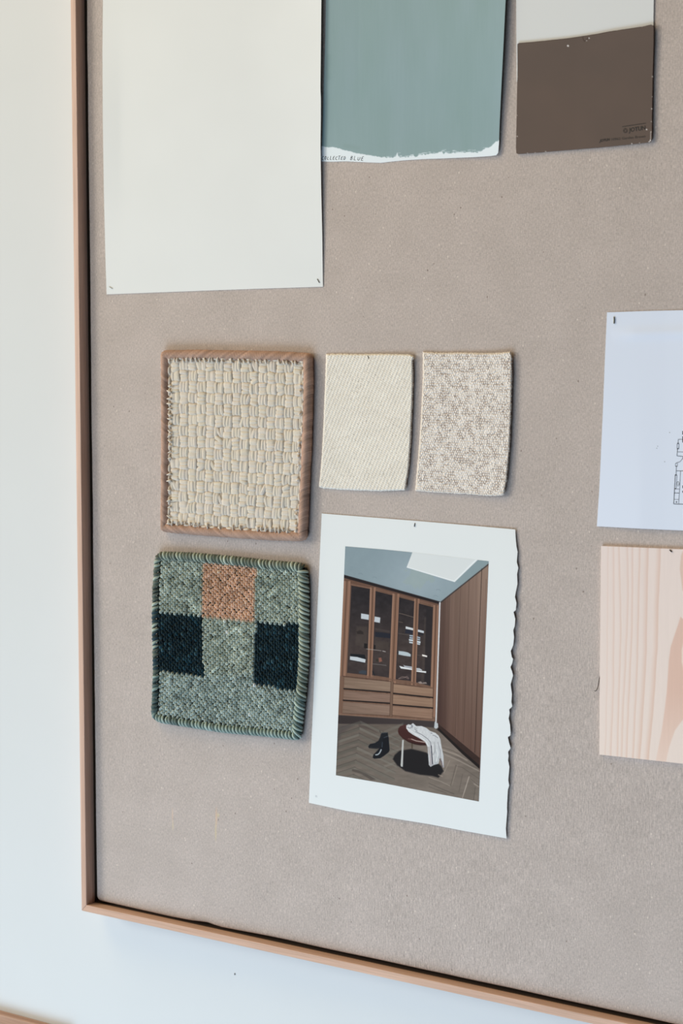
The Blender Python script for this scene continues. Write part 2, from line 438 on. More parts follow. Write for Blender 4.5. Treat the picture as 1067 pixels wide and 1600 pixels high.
cv.poly([(480, -200), (820, -200), (820, 210)] + list(zip(ex[::-1], ey[::-1])), paintc, .3)
for k in range(34):                                   # dry brush skips along the lower edge
    x = random.uniform(600, 765); y = np.interp(x, ex, ey) - random.uniform(.6, 3.2)
    cv.line([(x, y), (x + random.uniform(2, 7), y - random.uniform(-.3, .9))], random.uniform(.5, 1.3), (214, 222, 219), .35, random.uniform(.4, .95))
cv.line([(514, 88), (512, 108), (513.5, 122)], 5, (122, 145, 138), 3, .45)
cv.line([(540, 228), (560, 232)], 5, (128, 148, 140), 3, .35)
bl = empty('painted_paper_sample', tuple(bp(640, 250)))
sheet('painted_sheet', pb, 330, 420, h_blue, cv.albedo, m_paper, bl, .0003)
tag(bl, 'paper sheet brushed with dusty blue-green paint, white torn brush edge along its bottom', 'paint sample')
# handwriting on the white strip
m_ink = plain('black_ink', (.02, .02, .022, 1), .6)
GL = {'C': [[(.9, .95), (.5, 1.0), (.12, .6), (.15, .15), (.55, 0), (.85, .1)]],
      'O': [[(.5, .95), (.1, .6), (.2, .1), (.6, .1), (.8, .5), (.5, .95)]],
      'L': [[(.25, 1), (.12, .05), (.75, .05)]],
      'E': [[(.85, .98), (.3, .9), (.12, .05), (.8, .05)], [(.2, .5), (.7, .55)]],
      'T': [[(.05, .95), (.9, 1.0)], [(.5, 1), (.4, 0)]],
      'D': [[(.25, .95), (.12, 0), (.6, .1), (.85, .55), (.6, .95), (.15, 1.0)]],
      'B': [[(.3, .95), (.12, 0), (.65, .1), (.7, .45), (.25, .52), (.7, .7), (.65, .98), (.2, .98)]],
      'U': [[(.12, .95), (.15, .2), (.5, .02), (.75, .3), (.85, 1)]]}
b = Batch()
def hand(txt, x0, y0, x1, y1, hgt):
    n = len(txt); w = (x1 - x0) / n
    for i, ch in enumerate(txt):
        for st in GL[ch]:
            p = np.array(st); t = np.linspace(0, len(st) - 1, len(st) * 4)
            px_ = np.interp(t, range(len(st)), p[:, 0]); py_ = np.interp(t, range(len(st)), p[:, 1])
            X = x0 + (i + px_ * .82) * w + (py_ * .18) * w; Y = y0 + (y1 - y0) * (i + .5) / n - py_ * hgt * (1 + .12 * math.sin(i * 2.3))
            ribbon(b, np.stack([X, Y], 1), .62, h_blue)
hand('COLLECTED', 502.3, 249.6, 540.5, 249.6, 5.4); hand('BLUE', 546.5, 249.8, 569, 251.2, 6.0)
b.build('handwritten_caption', m_ink, bl, smooth=False)

# --- cream card behind the brown one
def h_cream(u, v): return .0006 + .0006 * ramp01(130 - v, 0, 130)
pc = Patch([(805.5, -110), (915, -124), (1021.5, -140)], [(1021.5, -140), (1021.3, 0), (1020, 100)], [(807.2, 128), (915, 115), (1020, 100)], [(805.5, -110), (806.3, 0), (807.2, 128)])
cc = empty('cream_card', tuple(bp(915, 118)))
sheet('card', pc, 24, 30, h_cream, const_c(alb((215, 211, 200), 30)), m_paper, cc, .0004)
tag(cc, 'plain cream paint card partly covered by the dark brown card', 'paint sample')

# --- brown card
def h_brown(u, v): return .0022 + .0010 * ramp01(u, 900, 1020) + .0008 * ramp01(120 - v, 0, 80)
pr_top = [(808.2, 69), (810.5, 67.1), (830, 65.6), (861, 62.4), (885, 59.9), (909, 56.5), (930, 53.2), (952, 49), (980, 44.8), (1006, 41), (1013, 39.2), (1017, 38.4), (1020.2, 40.2)]
pr_right = [(1020.2, 40.2), (1021, 44), (1020.8, 70), (1019.4, 120), (1018.4, 180), (1018.2, 216), (1016.4, 221.2)]
pr_bot = [(806.6, 239.2), (809, 240.6), (845, 237.9), (887.6, 234.4), (920, 231.7), (952, 229), (985, 225.6), (1012, 222.6), (1016.4, 221.2)]
pr_left = [(808.2, 69), (808.4, 110), (807.6, 150), (806.6, 200), (806, 230), (806.6, 239.2)]
pbr = Patch(pr_top, pr_right, pr_bot, pr_left)
cb = Canvas(800, 30, 1026, 246, 2, (98, 83, 72))
cb.img += np.array([-4, -5, -5.]) + (fnoise(cb.X / 50, cb.Y / 50, 41)[..., None] - .5) * np.array([6, 4, 3.])
chip = (228, 220, 208)
for (x, y, r) in [(887.4, 71.6, 1.5), (920.3, 59.6, 1.0), (916.3, 63.5, .8), (1010, 202.4, 1.1), (1019.4, 120, 1.0), (1019.2, 151, .8), (1018.2, 170, 1.0), (1017.6, 190, .7), (1017, 206, .8), (1016, 219.5, 1.3), (1014, 221.5, 1.0), (852.5, 237, .9), (836, 238.6, .8), (824, 239.4, .8), (987, 224.6, .9), (999, 223.6, .7), (808, 213, .8), (807.6, 180, .6), (808.6, 120, .6), (851, 63.5, .5), (964, 47.2, .6), (1003, 41.8, .7)]:
    cb.poly([(x + r * math.cos(t), y + r * math.sin(t)) for t in np.linspace(0, 6.28, 8)[:-1]], chip, .25, .9)
cb.line([(1016.6, 206), (1016.4, 219)], .8, chip, .25, .7)
cb.line([(910.5, 57.5), (911, 61), (913, 64.5), (916, 62.5), (919, 59)], 1.0, (62, 44, 36), .4, .9)
cb.line([(809.5, 68.6), (861, 63.4), (909, 57.5), (952, 50), (1006, 42)], .5, (78, 62, 50), .3, .8)
br = empty('brown_card', tuple(bp(912, 232)))
sheet('card', pbr, 230, 200, h_brown, cb.albedo, attr_mat('satin_card', .6, .2), br, .0014)
tag(br, 'dark brown paint card with chipped white edges and a printed logo in its lower corner', 'paint sample')
m_dark = plain('dark_print', (.030, .022, .018, 1), .5)
def text_mesh(txt, quad, hf, name, mat, parent, bold=0.0, lift=.0002, space=1.0):
    """flat lettering laid into the traced quad (upper left, upper right, lower right, lower left)"""
    cu = bpy.data.curves.new(name, 'FONT'); cu.body = txt; cu.size = 1; cu.offset = bold; cu.space_character = space; cu.resolution_u = 3
    t = bpy.data.objects.new(name + '_src', cu); COL.objects.link(t)
    bpy.context.view_layer.update()
    me = bpy.data.meshes.new_from_object(t.evaluated_get(bpy.context.evaluated_depsgraph_get()))
    bpy.data.objects.remove(t)
    co = np.empty(len(me.vertices) * 3); me.vertices.foreach_get('co', co); co = co.reshape(-1, 3)
    x0, x1, y0, y1 = co[:, 0].min(), co[:, 0].max(), min(0, co[:, 1].min() * 0), .72
    s = (co[:, 0] - x0) / (x1 - x0); r = 1 - (co[:, 1] - y0) / (y1 - y0)
    q = np.array(quad, float)
    P = (q[0] * ((1 - s) * (1 - r))[:, None] + q[1] * (s * (1 - r))[:, None] + q[2] * (s * r)[:, None] + q[3] * ((1 - s) * r)[:, None])
    W = bp(P[:, 0], P[:, 1], hf(P[:, 0], P[:, 1]) + lift)
    me.vertices.foreach_set('co', W.ravel()); me.update()
    me.name = name; me.materials.clear()
    return link_mesh(name, me, mat, parent)
lg = Batch()
ribbon(lg, [(971.8, 198.0), (990, 195.2), (1009, 192.4)], .95, h_brown, lift=.0002)
for k in range(2):                                     # drop inside a ring: the maker's emblem
    rr = (3.1, 1.9)[k]; t = np.linspace(0, 2 * math.pi, 17)
    if k == 0: ribbon(lg, np.stack([976.8 + rr * np.cos(t), 204.0 + rr * 1.15 * np.sin(t)], 1), .5, h_brown, lift=.0002)
    else: ribbon(lg, [(976.8, 201.2), (974.9, 204.2), (976.8, 207.2), (978.7, 204), (976.8, 201.2)], .6, h_brown, lift=.0002)
lg.build('printed_logo', m_dark, br, smooth=False)
text_mesh('JOTUN', [(982.2, 199.8), (1008.0, 195.9), (1008.2, 202.4), (982.0, 206.4)], h_brown, 'printed_logo_lettering', m_dark, br, .02)
text_mesh('JOTUN', [(937.3, 217.6), (952.4, 215.9), (952.2, 219.6), (936.2, 222.0)], h_brown, 'printed_code_line', m_dark, br, .03)
text_mesh('10962 Garden Brown', [(955.4, 215.7), (1008, 210.6), (1008, 214.6), (955.2, 219.6)], h_brown, 'printed_code_line', plain('faint_print', (.050, .038, .032, 1), .5), br, -.002)

# --- torn-edged magazine page with a printed interior photograph
def h_page(u, v):
    r = ramp01(u, 690, 805)
    return .0009 + .0022 * r ** 1.5 * (.35 + .65 * np.sin(np.clip((v - 826) / 484., 0, 1) * math.pi)) + .0006 * ramp01(v, 1000, 1300)
tornA = [(160, 175), (163, 250), (172, 340), (183, 400), (175, 500), (190, 560), (178, 620), (182, 720), (165, 800), (157, 850), (172, 910), (165, 980), (143, 1000), (160, 1070), (155, 1140), (140, 1180), (148, 1250), (140, 1330), (115, 1390), (125, 1450), (138, 1470), (130, 1510), (112, 1550), (122, 1585)]
tornB = [(108, 20), (125, 90), (103, 170), (115, 260), (110, 330), (118, 370), (90, 400), (95, 430), (85, 480), (98, 540), (103, 610), (100, 635), (78, 650), (88, 700), (103, 750), (80, 785), (85, 820), (80, 860), (92, 920), (82, 1040), (90, 1090), (78, 1130), (70, 1290), (72, 1330), (60, 1480), (66, 1572)]
torn = [(780 + x / 6.4, 800 + y / 6.4) for x, y in tornA] + [(780 + x / 5.82, 1040 + y / 5.82) for x, y in tornB]
pp = Patch([(502.6, 802.3), (575, 808), (649, 813.8), (730, 820.6), (torn[0][0], torn[0][1])], torn,
           [(482.5, 1254.4), (543.7, 1267.6), (613.8, 1278.6), (671.2, 1287.9), (722.2, 1297.8), (torn[-1][0], torn[-1][1])],
           [(502.6, 802.3), (497.6, 915), (491.7, 1041), (482.5, 1254.4)])
def c_page(u, v):
    c = np.array([219.5, 226, 227.]) + (fnoise(u / 80, v / 80, 5)[..., None] - .5) * 2
    fib = ramp01(u - np.interp(v, [p[1] for p in torn], [p[0] for p in torn]), -1.2, 0)[..., None]
    return alb(c, 860) * (1 - fib * .05)
pg = empty('magazine_page', tuple(bp(640, 1285)))
vs_torn = np.unique(np.concatenate([np.linspace(0, 1, 200), (np.array([p[1] for p in torn]) - torn[0][1]) / (torn[-1][1] - torn[0][1])]))
us_page = np.concatenate([np.linspace(0, .95, 40), np.linspace(.96, 1, 8)])
sheet('page', pp, 0, 0, h_page, c_page, m_paper, pg, .00022, us_page, vs_torn)
tag(pg, 'white magazine page with torn right edge, printed with a photo of a wooden wardrobe room', 'magazine page')

W = Canvas(520, 848, 768, 1258, 3, (110, 100, 92))
def zz(pts, ox, oy, k): return [(ox + x / k, oy + y / k) for x, y in pts]
Bz = lambda *p: zz(p, 520, 840, 4.104)
Cz = lambda *p: zz(p, 510, 1040, 4.104)
Ez = lambda *p: zz(p, 530, 950, 10.67)
Gz = lambda *p: zz(p, 600, 950, 10.67)
Sz = lambda *p: zz(p, 610, 1115, 10.67)
Fz = lambda *p: zz(p, 520, 1115, 10.67)
Nz = lambda *p: zz(p, 670, 1130, 10.67)
def wv(c, sx, sy, amp, seed):                        # printed wood grain
    c = np.array(c, float)
    return lambda X, Y: c + (fnoise(X / sx, Y / sy, seed)[..., None] - .5) * amp
# ceiling
W.poly([(515, 840), (775, 840), (775, 885), (763, 880.5), (687, 941), (537, 899), (515, 893)],
       lambda X, Y: np.array([131, 147, 154.]) + np.array([14, 13, 14.]) * np.exp(-((X - 655) / 60.) ** 2 - ((Y - 905) / 45.) ** 2)[..., None] + (fnoise(X / 9, Y / 9, 51)[..., None] - .5) * 4)
W.poly([(722, 914), (735, 903), (763, 880), (763, 876), (748, 874.6), (712, 909)], (133, 150, 154), .8, .6)
W.poly([(644.3, 863), (747.5, 873.6), (710.3, 909.5), (635.2, 886.8)], (222, 230, 233), .3)
W.poly([(645.2, 860), (744.8, 872), (709.6, 907.2), (637, 885.6)], lambda X, Y: np.array([211, 219, 220.]) + ramp01(X, 640, 740)[..., None] * np.array([-2, -2, -1.]), .4)
for x, y in ((563, 896.5), (585, 902), (684.5, 921.5), (680.5, 931)): W.line([(x - 3, y + .6), (x - 1, y - .6), (x + 2, y - .2), (x + 3.5, y + 1.4)], .6, (110, 124, 132), .4, .5)
# right panelled wall
W.poly([(688, 941), (764, 880), (750, 1215), (683, 1140)],
       lambda X, Y: (np.array([118, 98, 88.]) + ramp01(X + (Y - 900) * .03, 700, 752)[..., None] * np.array([24, 26, 24.]) * (1 - ramp01(Y, 880, 1180) * .9)[..., None]
                     - ramp01(705 - X, 0, 18)[..., None] * np.array([22, 20, 16.]) - ramp01(Y, 900, 1180)[..., None] * np.array([14, 16, 14.])
                     + (fnoise((X + Y * .018) / 2.6, Y / 120, 61)[..., None] - .5) * 15), .3)
for x0, y0, x1, y1, op in ((752.7, 888.7, 741.5, 1176, .95), (733, 905, 724, 1160, .35), (720, 915, 711, 1150, .3), (703, 929, 696, 1140, .3), (744, 897, 735, 1170, .2)):
    W.line([(x0, y0), (x1, y1)], .9 if op > .9 else .7, (64, 50, 46), .3, op)
W.line([(688, 941.6), (763.5, 881.6)], 1.6, (56, 54, 58), .5, .85)
W.line([(759.5, 905), (748.6, 1190)], .8, (84, 66, 58), .4, .4)
# cabinet carcass
W.poly([(536, 898.8), (686.6, 940.8), (679.5, 1127), (529, 1117)], wv((117, 92, 78), 3.2, 60, 20, 71), .3)
W.poly([(536, 897.6), (687, 939.8), (687, 944.4), (536, 902.6)], (40, 34, 38), .5, .9)
W.poly([(538, 903.5), (686, 944), (686, 948.5), (538, 909)], wv((108, 82, 70), 60, 2, 14, 73), .8, .8)
W.line([(541, 911.5), (598, 923), (684, 947)], 1.0, (145, 116, 100), .4, .6)
def post(x0, y0, x1, y1, w):
    d = (x1 - x0) / (y1 - y0)
    W.poly([(x0 - w / 2, y0), (x0 + w / 2, y0), (x1 + w / 2, y1), (x1 - w / 2, y1)], wv((133, 105, 88), 2, 60, 16, 75), .3)
    W.line([(x0 - w * .36, y0), (x1 - w * .36, y1)], 1.2, (160, 132, 114), .4, .8)
    W.line([(x0 + w * .36, y0), (x1 + w * .36, y1)], 1.2, (156, 126, 108), .4, .7)
    W.line([(x0, y0), (x1, y1)], .9, (70, 50, 42), .35, .9)
post(582.5, 918, 577.4, 1059, 9.4); post(618.6, 928, 612.9, 1068, 11.4); post(651.2, 936, 646.4, 1070, 8.6)
post(542.2, 908, 534.8, 1056, 11); post(681.5, 946, 675.6, 1120, 9)
# glass with the dim interior
def glass(pts, seed):
    W.poly(pts, lambda X, Y: np.array([52, 48, 52.]) + ramp01(Y, 935, 1010)[..., None] * np.array([22, 17, 12.]) - ramp01(Y, 1030, 1065)[..., None] * np.array([10, 9, 6.]) + (fnoise(X / 7, Y / 6, seed)[..., None] - .5) * 16, .4)
    W.line([pts[0], pts[1]], .8, (34, 32, 38), .4, .7)
    W.line([pts[0], pts[3]], .9, (42, 40, 48), .4, .6)
g1 = [(549.2, 915.5), (578, 920.6), (573.6, 1055), (542.6, 1051.4)]
g2 = [(587, 924), (613, 930.6), (607.6, 1058.8), (581.6, 1055)]
g3 = [(624, 933.8), (647.2, 940), (642, 1064.2), (618.3, 1061.4)]
g4 = [(654.7, 943.5), (676.4, 949.2), (672.4, 1071.8), (650.3, 1066.2)]
for i, g in enumerate((g1, g2, g3, g4)): glass(g, 81 + i)
W.poly([(663, 965), (666, 965), (662, 1069), (658, 1068)], (84, 76, 72), 1.2, .5)
W.poly([(666, 950), (676, 952), (672, 1071), (663, 1069)], (50, 46, 50), 1.0, .7)
pale = (182, 193, 202)
W.poly(Ez((365, 90), (495, 112), (490, 197), (362, 178)), pale); W.poly(Ez((592, 142), (685, 160), (676, 248), (582, 230)), pale)
W.poly(Ez((598, 400), (700, 405), (850, 430), (850, 505), (598, 480)), (43, 47, 60), .8, .9)
W.poly(Ez((598, 330), (850, 380), (850, 415), (598, 365)), (84, 76, 74), 1, .6)
W.poly(Ez((290, 300), (470, 310), (460, 640), (270, 630)), (88, 80, 74), 2.2, .45)
W.poly(Ez((600, 540), (830, 570), (820, 700), (600, 680)), (84, 76, 70), 2, .45)
W.poly(Ez((290, 395), (345, 370), (400, 400), (400, 440), (300, 430)), (48, 42, 42), .9, .7)
W.poly(Ez((415, 588), (470, 595), (466, 680), (412, 665)), (36, 33, 36), .5, .9); W.poly(Ez((572, 612), (606, 620), (604, 690), (570, 684)), (38, 35, 38), .5, .9)
W.line(Ez((455, 682), (700, 712)), .8, (160, 158, 156), .35, .8); W.line(Ez((725, 718), (768, 728)), 1.2, (176, 176, 176), .35, .8)
W.poly(Ez((185, 762), (425, 778), (445, 860), (190, 815)), (34, 38, 44), .4); W.poly(Ez((180, 806), (300, 818), (440, 856), (432, 912), (176, 862)), (186, 197, 206), .35)
W.line(Ez((178, 872), (432, 918)), .9, (34, 36, 44), .4, .8)
W.line(Ez((560, 932), (690, 945), (782, 958)), .8, (138, 138, 138), .4, .7)
W.poly(Ez((655, 832), (700, 826), (715, 890), (665, 905)), (142, 98, 84), .8, .9); W.poly(Ez((612, 850), (650, 850), (650, 895), (612, 890)), (58, 56, 46), .6, .8)
W.poly(Ez((322, 1060), (380, 1035), (452, 1045), (450, 1108), (330, 1090)), (66, 76, 88), .8, .85); W.line(Ez((560, 1060), (590, 1120)), 2, (40, 44, 50), .5, .8)
W.line(Gz((250, 88), (300, 98), (490, 155)), .7, (150, 134, 122), .35, .75); W.line(Gz((245, 230), (310, 242)), .8, (128, 112, 102), .4, .7)
W.poly(Gz((362, 306), (485, 338), (485, 372), (358, 346)), (198, 206, 212)); W.poly(Gz((566, 358), (666, 384), (660, 420), (562, 396)), (186, 196, 205))
W.poly(Gz((360, 352), (482, 378), (480, 436), (348, 420)), (46, 50, 66), .6, .9); W.poly(Gz((566, 402), (655, 425), (650, 460), (562, 445)), (46, 48, 56), .6, .8)
W.line(Gz((240, 425), (420, 450)), .8, (116, 108, 104), .4, .6)
for a_ in (((424, 450), (482, 456), (482, 476), (424, 470)), ((424, 484), (482, 492), (482, 512), (424, 506)), ((550, 474), (602, 488), (602, 508), (550, 494)), ((550, 508), (600, 520), (600, 538), (550, 528))): W.poly(Gz(*a_), (158, 182, 200), .35)
for a_ in (((414, 516), (482, 524), (482, 556), (416, 548)), ((418, 560), (480, 568), (478, 592), (420, 584)), ((550, 544), (608, 556), (606, 590), (550, 578)), ((550, 586), (602, 596), (598, 616), (550, 606))): W.poly(Gz(*a_), (188, 202, 214), .35)
W.poly(Gz((228, 722), (244, 718), (242, 770), (226, 766)), (30, 30, 34), .4); W.poly(Gz((242, 716), (330, 726), (400, 742), (446, 774), (442, 810), (340, 796), (240, 776)), (172, 188, 198), .35)
W.line(Gz((560, 785), (632, 795)), .6, (120, 110, 104), .4, .7); W.poly(Gz((636, 774), (718, 794), (714, 820), (634, 800)), (226, 224, 222), .35)
W.poly(Gz((320, 948), (350, 962), (466, 978), (466, 1006), (340, 984)), (160, 172, 184), .35); W.poly(Gz((252, 964), (300, 978), (466, 1010), (466, 1034), (280, 1008)), (212, 220, 226), .35)
W.poly(Gz((540, 1000), (590, 1004), (636, 1032), (630, 1046), (540, 1034)), (176, 184, 192), .35); W.poly(Gz((540, 1040), (702, 1056), (700, 1082), (540, 1062)), (214, 221, 226), .35)
W.line(Gz((238, 1180), (300, 1145), (350, 1150), (405, 1180)), .9, (140, 122, 118), .4, .8); W.line(Gz((250, 1178), (340, 1162), (380, 1140), (412, 1172)), .7, (168, 150, 144), .4, .7)
W.poly(Gz((560, 1240), (610, 1222), (640, 1250), (660, 1240), (700, 1236), (716, 1262), (600, 1262)), (160, 150, 146), .5, .8)
# rails below the glass
W.line([(541, 1053.8), (609, 1061.4), (646, 1067), (676, 1075.6)], 2.6, (120, 94, 80), .5, .8)
W.line([(536, 1056.6), (612.5, 1064.9), (615, 1068), (676, 1076.4)], .8, (58, 44, 40), .4, .8)
# drawers
dr = [((115, 75), (413, 105), (412, 172), (112, 148)), ((112, 160), (412, 184), (412, 242), (108, 222)), ((107, 234), (410, 254), (405, 320), (103, 306)),
      ((430, 118), (682, 148), (682, 205), (428, 178)), ((428, 188), (682, 214), (681, 272), (425, 250)), ((425, 260), (681, 281), (677, 344), (422, 318))]
dc = [(129, 112, 98), (126, 106, 94), (126, 108, 96), (136, 114, 97), (136, 114, 97), (132, 109, 93)]
for i, (d_, c_) in enumerate(zip(dr, dc)):
    q = Cz(*d_)
    W.poly(q, lambda X, Y, c_=c_, i=i: np.array(c_, float) - 1 + ramp01(X, 535, 600)[..., None] * 8 + (fnoise(X / 30, (Y - X * .1) / 1.5, 90 + i)[..., None] - .5) * 22, .35)
    if i not in (2, 5): W.line([q[3], q[2]], 2.0, (30, 22, 26), .35, .95)
    else: W.line([q[3], q[2]], .7, (84, 64, 56), .3, .8)
W.poly([(610.8, 1064), (614.6, 1065), (612.4, 1119.6), (608.6, 1119)], wv((120, 98, 84), 2, 30, 12, 99), .3)
W.line([(610.6, 1065), (608.6, 1119)], .7, (82, 62, 54), .3, .7); W.line([(614.6, 1066), (612.4, 1120)], .7, (82, 62, 54), .3, .7)
W.line([(529.5, 1115.6), (612, 1121.8), (678.4, 1125)], 1.4, (138, 114, 100), .35, .7)
# dark plinth and floor
W.poly([(526, 1117.2), (612, 1123), (679, 1127.2), (684, 1130), (684, 1140), (676, 1137), (622, 1132), (524, 1133)], lambda X, Y: np.array([66, 59, 60.]) + ramp01(X, 540, 620)[..., None] * 8 - ramp01(Y, 1117, 1122)[..., None] * 3, .6)
def floorc(X, Y):
    base = np.array([104, 96, 90.]) + ramp01(Y, 1130, 1240)[..., None] * np.array([16, 18, 18.]) + np.exp(-((X - 690) / 40.) ** 2 - ((Y - 1175) / 40.) ** 2)[..., None] * 16
    return base + (fnoise(X / 14, Y / 4, 101)[..., None] - .5) * 16
W.poly([(520, 1131), (622, 1131.5), (684, 1138), (749, 1200), (752, 1262), (520, 1262)], floorc, 1.2)
rn = random.Random(4)
def plank(p0, p1, p2, p3, t, op=.5): W.poly([p0, p1, p2, p3], (t,) * 2 + (t - 6,), .5, op)
def ax(y): return 562 - (y - 1134) * .14               # ridge of the herringbone
for k in range(14):
    y = 1126 + k * 9.5 + k * k * .12; w_ = 4.4 + k * .16; t = rn.choice((92, 100, 112, 122, 104)) + k * .8
    a_ = ax(y)
    plank((a_, y), (a_, y + w_), (518, y + w_ + (a_ - 518) * .34), (518, y + (a_ - 518) * .34), t, .55)
    W.line([(a_ + 2, y), (518, y + (a_ - 518) * .34)], .7, (66, 60, 58), .4, .5)
    t = rn.choice((96, 104, 114, 124)) + k * .8
    L = 62; plank((a_, y), (a_ + L, y + L * .46), (a_ + L, y + w_ + L * .46), (a_, y + w_), t, .5)
    W.line([(a_, y), (a_ + L, y + L * .48)], .7, (68, 62, 60), .4, .45)
for k in range(11):                                    # second ridge, to the right
    y = 1133 + k * 9.0; L = 60
    t = rn.choice((100, 112, 124)) + k
    if k < 8: plank((630 + k * 1.2, y - 4), (600, y + 9), (600, y + 13), (630, y + 1), t, .35)
W.poly(Fz((320, 925), (420, 940), (560, 1000), (720, 1100), (640, 1110), (480, 1010), (320, 960)), (78, 72, 70), .7, .6)
W.poly(Fz((430, 180), (560, 215), (700, 290), (760, 330), (640, 280), (430, 215)), (84, 74, 72), .7, .55)
for p_, c_, w2 in ((Nz((220, 440), (450, 520), (640, 620)), (160, 154, 146), 1.0), (Nz((225, 470), (500, 580), (700, 700), (840, 760)), (84, 78, 74), .7),
                  (Nz((230, 400), (400, 460), (560, 540)), (92, 84, 78), .7), (Nz((260, 520), (450, 600), (840, 800)), (148, 142, 136), 1.3),
                  (Nz((450, 710), (560, 740), (840, 930)), (86, 80, 76), .6), (Nz((700, 930), (830, 1040)), (88, 82, 78), .6), (Nz((750, 1010), (835, 1060)), (150, 144, 138), 1.4),
                  (Nz((450, 700), (400, 900), (365, 1040)), (84, 78, 74), .6), (Nz((350, 620), (250, 830)), (150, 144, 136), .9), (Nz((480, 700), (380, 1040)), (144, 138, 130), .7),
                  (Nz((670, 890), (560, 1245)), (168, 162, 156), 1.3), (Nz((775, 1060), (745, 1290)), (80, 76, 74), .9), (Nz((560, 850), (500, 1150)), (92, 86, 82), .7),
                  (Nz((0, 900), (200, 970), (350, 1045)), (146, 140, 134), 1.2), (Nz((0, 1000), (200, 1090), (420, 1180)), (86, 82, 80), .9), (Nz((0, 1060), (300, 1170)), (90, 86, 84), .7),
                  (Nz((130, 100), (260, 190), (480, 400), (830, 740)), (54, 44, 44), 1.6)):
    W.line(p_, w2, c_, .45, .75)
W.poly(Nz((680, 930), (780, 1060), (740, 1290), (560, 1240), (640, 1050)), (112, 106, 100), 1, .5)
W.poly(Cz((60, 380), (180, 380), (90, 440), (60, 600)), (80, 74, 76), 3, .5)
# baseboard of the panelled wall, white corner strip with socket
W.poly([(683, 1129.5), (749.6, 1184.4), (749.2, 1199.8), (722, 1177), (684, 1139.5)], wv((66, 51, 47), 30, 3, 8, 103), .4)
W.poly([(684, 1136), (722, 1172), (749.4, 1196), (749.2, 1201.4), (722, 1178), (684, 1140.5)], (38, 32, 32), .6, .85)
W.poly([(686.0, 941), (688.2, 941), (681.8, 1130), (679.9, 1130)], (214, 218, 224), .3)
W.line([(686, 941), (680, 1128)], .6, (70, 60, 58), .3, .7)
W.poly([(679.2, 1127.6), (684.2, 1130.4), (684.6, 1136.6), (681.2, 1138.8), (678.2, 1137)], (176, 186, 194), .4)
# stool with its shadow
W.poly(Sz((40, 760), (70, 690), (150, 620), (350, 588), (600, 650), (850, 880), (885, 960), (800, 1070), (700, 1040), (500, 1020), (250, 960), (110, 860)), (38, 36, 40), 1.5, .96)
W.poly(Sz((196, 440), (222, 440), (206, 885), (176, 885), (170, 860)), (178, 184, 186), .3)
W.poly(Sz((345, 490), (375, 495), (372, 585), (348, 580)), (90, 80, 70), .35)
W.line(Sz((800, 1020), (865, 1045)), 1.4, (150, 140, 132), .5, .8)
W.poly(Sz((124, 300), (130, 250), (160, 212), (230, 185), (300, 185), (640, 380), (640, 528), (560, 530), (400, 508), (300, 470), (200, 405), (140, 345)), lambda X, Y: np.array([76, 46, 45.]) + ramp01(1143 - Y, 0, 10)[..., None] * 8, .35)
W.poly(Sz((140, 345), (200, 400), (300, 455), (420, 490), (600, 505), (640, 528), (500, 530), (400, 512), (300, 475), (200, 412)), (58, 34, 34), .5, .9)
W.line(Sz((350, 425), (430, 455), (520, 470), (585, 478)), 1.3, (186, 172, 168), .5, .9)
W.line(Sz((300, 420), (350, 428)), 1.4, (140, 112, 108), .6, .6)
# shirt
sh_ = Sz((262, 200), (300, 178), (335, 188), (375, 158), (430, 208), (520, 208), (600, 240), (660, 290), (750, 322), (800, 366), (832, 430), (852, 560), (884, 700), (890, 900), (866, 890), (842, 745), (822, 742), (800, 835), (720, 858), (668, 888), (640, 856), (630, 720), (620, 560), (575, 470), (480, 410), (370, 350), (300, 300), (266, 245))
W.poly(sh_, lambda X, Y: np.array([192, 199, 206.]) - ramp01(Y, 1150, 1195)[..., None] * np.array([22, 20, 18.]) + (fnoise(X / 2.5, Y / 4, 111)[..., None] - .5) * 26, .35)
for p_, c_, w2 in ((Sz((270, 250), (320, 275), (480, 380), (590, 460), (640, 560), (650, 800)), (222, 228, 232), .9), (Sz((420, 300), (520, 350), (620, 420), (668, 480), (682, 600), (700, 830)), (92, 92, 102), .8),
                  (Sz((680, 540), (690, 700), (702, 840)), (70, 66, 78), 1.6), (Sz((640, 560), (660, 700), (672, 860)), (158, 152, 160), 2.2), (Sz((700, 520), (712, 650), (722, 840)), (222, 226, 230), .8),
                  (Sz((290, 230), (330, 245), (360, 200)), (96, 98, 108), .9), (Sz((350, 190), (370, 215), (355, 240)), (80, 80, 92), .8), (Sz((400, 255), (445, 290)), (104, 106, 116), .9), (Sz((395, 230), (440, 250)), (112, 112, 120), .6),
                  (Sz((675, 325), (695, 330)), (92, 94, 104), .9), (Sz((705, 360), (740, 368), (790, 405)), (96, 98, 108), .8), (Sz((730, 480), (745, 620), (700, 700)), (150, 156, 166), 1.4), (Sz((790, 480), (830, 620), (830, 740)), (144, 148, 158), 1.3),
                  (Sz((820, 760), (850, 800), (870, 880)), (112, 104, 112), 1.8), (Sz((770, 600), (790, 690), (760, 800)), (214, 222, 228), 1.3), (Sz((840, 560), (862, 700), (872, 860)), (196, 196, 202), .8)):
    W.line(p_, w2, c_, .4, .85)
